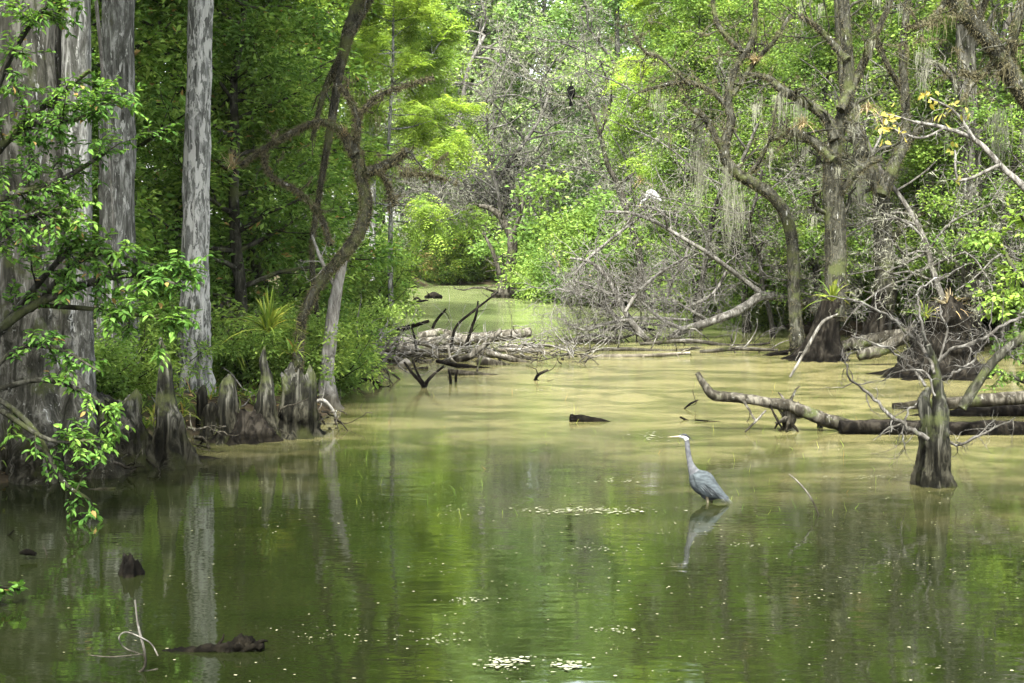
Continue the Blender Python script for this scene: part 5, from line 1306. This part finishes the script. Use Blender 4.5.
    for (x0, x1, y, sp, n, r) in ((516, 642, 511, 1.6, 260, .03), (480, 528, 664, 3, 130, .028), (553, 586, 666, 2.6, 100, .028), (596, 630, 631, 1.6, 50, .02), (440, 500, 601, 1.5, 60, .018), (640, 662, 436, 2.5, 50, .04), (590, 640, 482, 1, 40, .025), (700, 800, 545, 1.2, 40, .015), (840, 960, 478, 1.5, 130, .02), (500, 580, 390, 1, 60, .05), (380, 480, 388, 1, 60, .05), (560, 640, 550, 2, 50, .018), (400, 470, 640, 3, 60, .016)):
        n = int(n * .55); r *= .75
        xx = rng.normal((x0 + x1) / 2, (x1 - x0) / 3.4, n); yy = y + rng.normal(0, sp, n)
        W = np.array([G(a, b) for a, b in zip(xx, yy)]); discs(mb, W[:, :2], r * rng.uniform(.3, 1.2, n), .006, 7)
    o = link('foam', mb.mesh('foam', plain_mat('pale foam and film', (.09, .09, .055), (.17, .17, .12), island=True), False)); tag(o, 'pale streaks of foam and film drifting on the open water', 'foam', kind='stuff')
    # thin grass stems standing in the shallows
    mb = MB(); n = 160
    px, py = rng.uniform(340, 900, n), rng.uniform(385, 520, n)
    for a, b in zip(px, py):
        g = G(a, b)
        if shore(g[0], g[1])[0] > -.2: continue
        w = wander(g - [0, 0, .02], rng.normal(0, .5, 3) + [0, 0, 1], rng.uniform(.04, .16), .004, .0015, 3, rng, .2); tube(mb, w, 3, caps=False)
    o = link('grass_stems', mb.mesh('grass stems', M['fern'])); tag(o, 'short sparse grass stems standing in the shallow water', 'grass', kind='stuff')


# ------------------------------------------------------------------ light, camera
def haze():
    x0, x1, y0, y1, z0, z1 = -165, 165, -75, 235, -2.2, 48
    mb = MB(); v = [(x, y, z) for z in (z0, z1) for y in (y0, y1) for x in (x0, x1)]
    mb.add(v, [[0, 2, 3, 1], [4, 5, 7, 6], [0, 1, 5, 4], [2, 6, 7, 3], [0, 4, 6, 2], [1, 3, 7, 5]])
    m, nt, N, Lk = new_mat('humid air')
    p = N.new('ShaderNodeVolumePrincipled'); p.inputs['Color'].default_value = (.93, .96, .93, 1); p.inputs['Density'].default_value = .00006; p.inputs['Anisotropy'].default_value = .2
    o = N.new('ShaderNodeOutputMaterial'); Lk.new(p.outputs[0], o.inputs['Volume'])
    ob = link('haze', mb.mesh('haze', m, False)); tag(ob, 'pale humid air that fades the far trees', 'haze', kind='stuff')


def light_and_camera():
    w = D.worlds.new('World'); SC.world = w; w.use_nodes = True
    nt = w.node_tree; bg = nt.nodes['Background']
    sky = nt.nodes.new('ShaderNodeTexSky'); sky.sky_type = 'NISHITA'; sky.sun_disc = False
    dirv = unit(np.array([-.14, -.68, 1.0]))
    el = math.asin(dirv[2]); az = math.atan2(dirv[0], dirv[1])
    sky.sun_elevation = el; sky.sun_rotation = az
    sky.air_density = 1.2; sky.dust_density = 3.0; sky.ozone_density = 1.0
    hs = nt.nodes.new('ShaderNodeHueSaturation'); hs.inputs['Saturation'].default_value = .35      # thin white cloud
    nt.links.new(sky.outputs[0], hs.inputs['Color']); nt.links.new(hs.outputs[0], bg.inputs['Color']); bg.inputs['Strength'].default_value = .15
    s = D.lights.new('sun', 'SUN'); s.energy = 3.7; s.angle = math.radians(9); s.color = (1, .985, .93)
    so = D.objects.new('sun', s); COL.objects.link(so)
    from mathutils import Vector
    so.rotation_euler = Vector(dirv).to_track_quat('Z', 'Y').to_euler()
    so.location = (0, 0, 60)
    c = D.cameras.new('camera'); c.sensor_width = 36; c.lens = 36 * F / 1024; c.clip_end = 3000; c.clip_start = .1
    co = D.objects.new('camera', c); COL.objects.link(co); co.location = (0, 0, CAMH)
    co.rotation_euler = (math.pi / 2 - PITCH, 0, 0); SC.camera = co
    vs = SC.view_settings; vs.view_transform = 'Standard'; vs.look = 'None'; vs.gamma = 1; vs.use_curve_mapping = False
    vs.exposure = 2.78
    SC.cycles.max_bounces = 8; SC.cycles.diffuse_bounces = 4; SC.cycles.glossy_bounces = 3; SC.cycles.transmission_bounces = 5
    SC.cycles.use_denoising = True; SC.cycles.caustics_reflective = False; SC.cycles.caustics_refractive = False


build_setting()
make_protos()
left_bank()
far_centre()
log_jam()
dead_wood_right()
right_woods()
near_water()
heron(); egret(); anhinga()
light_and_camera()
haze()
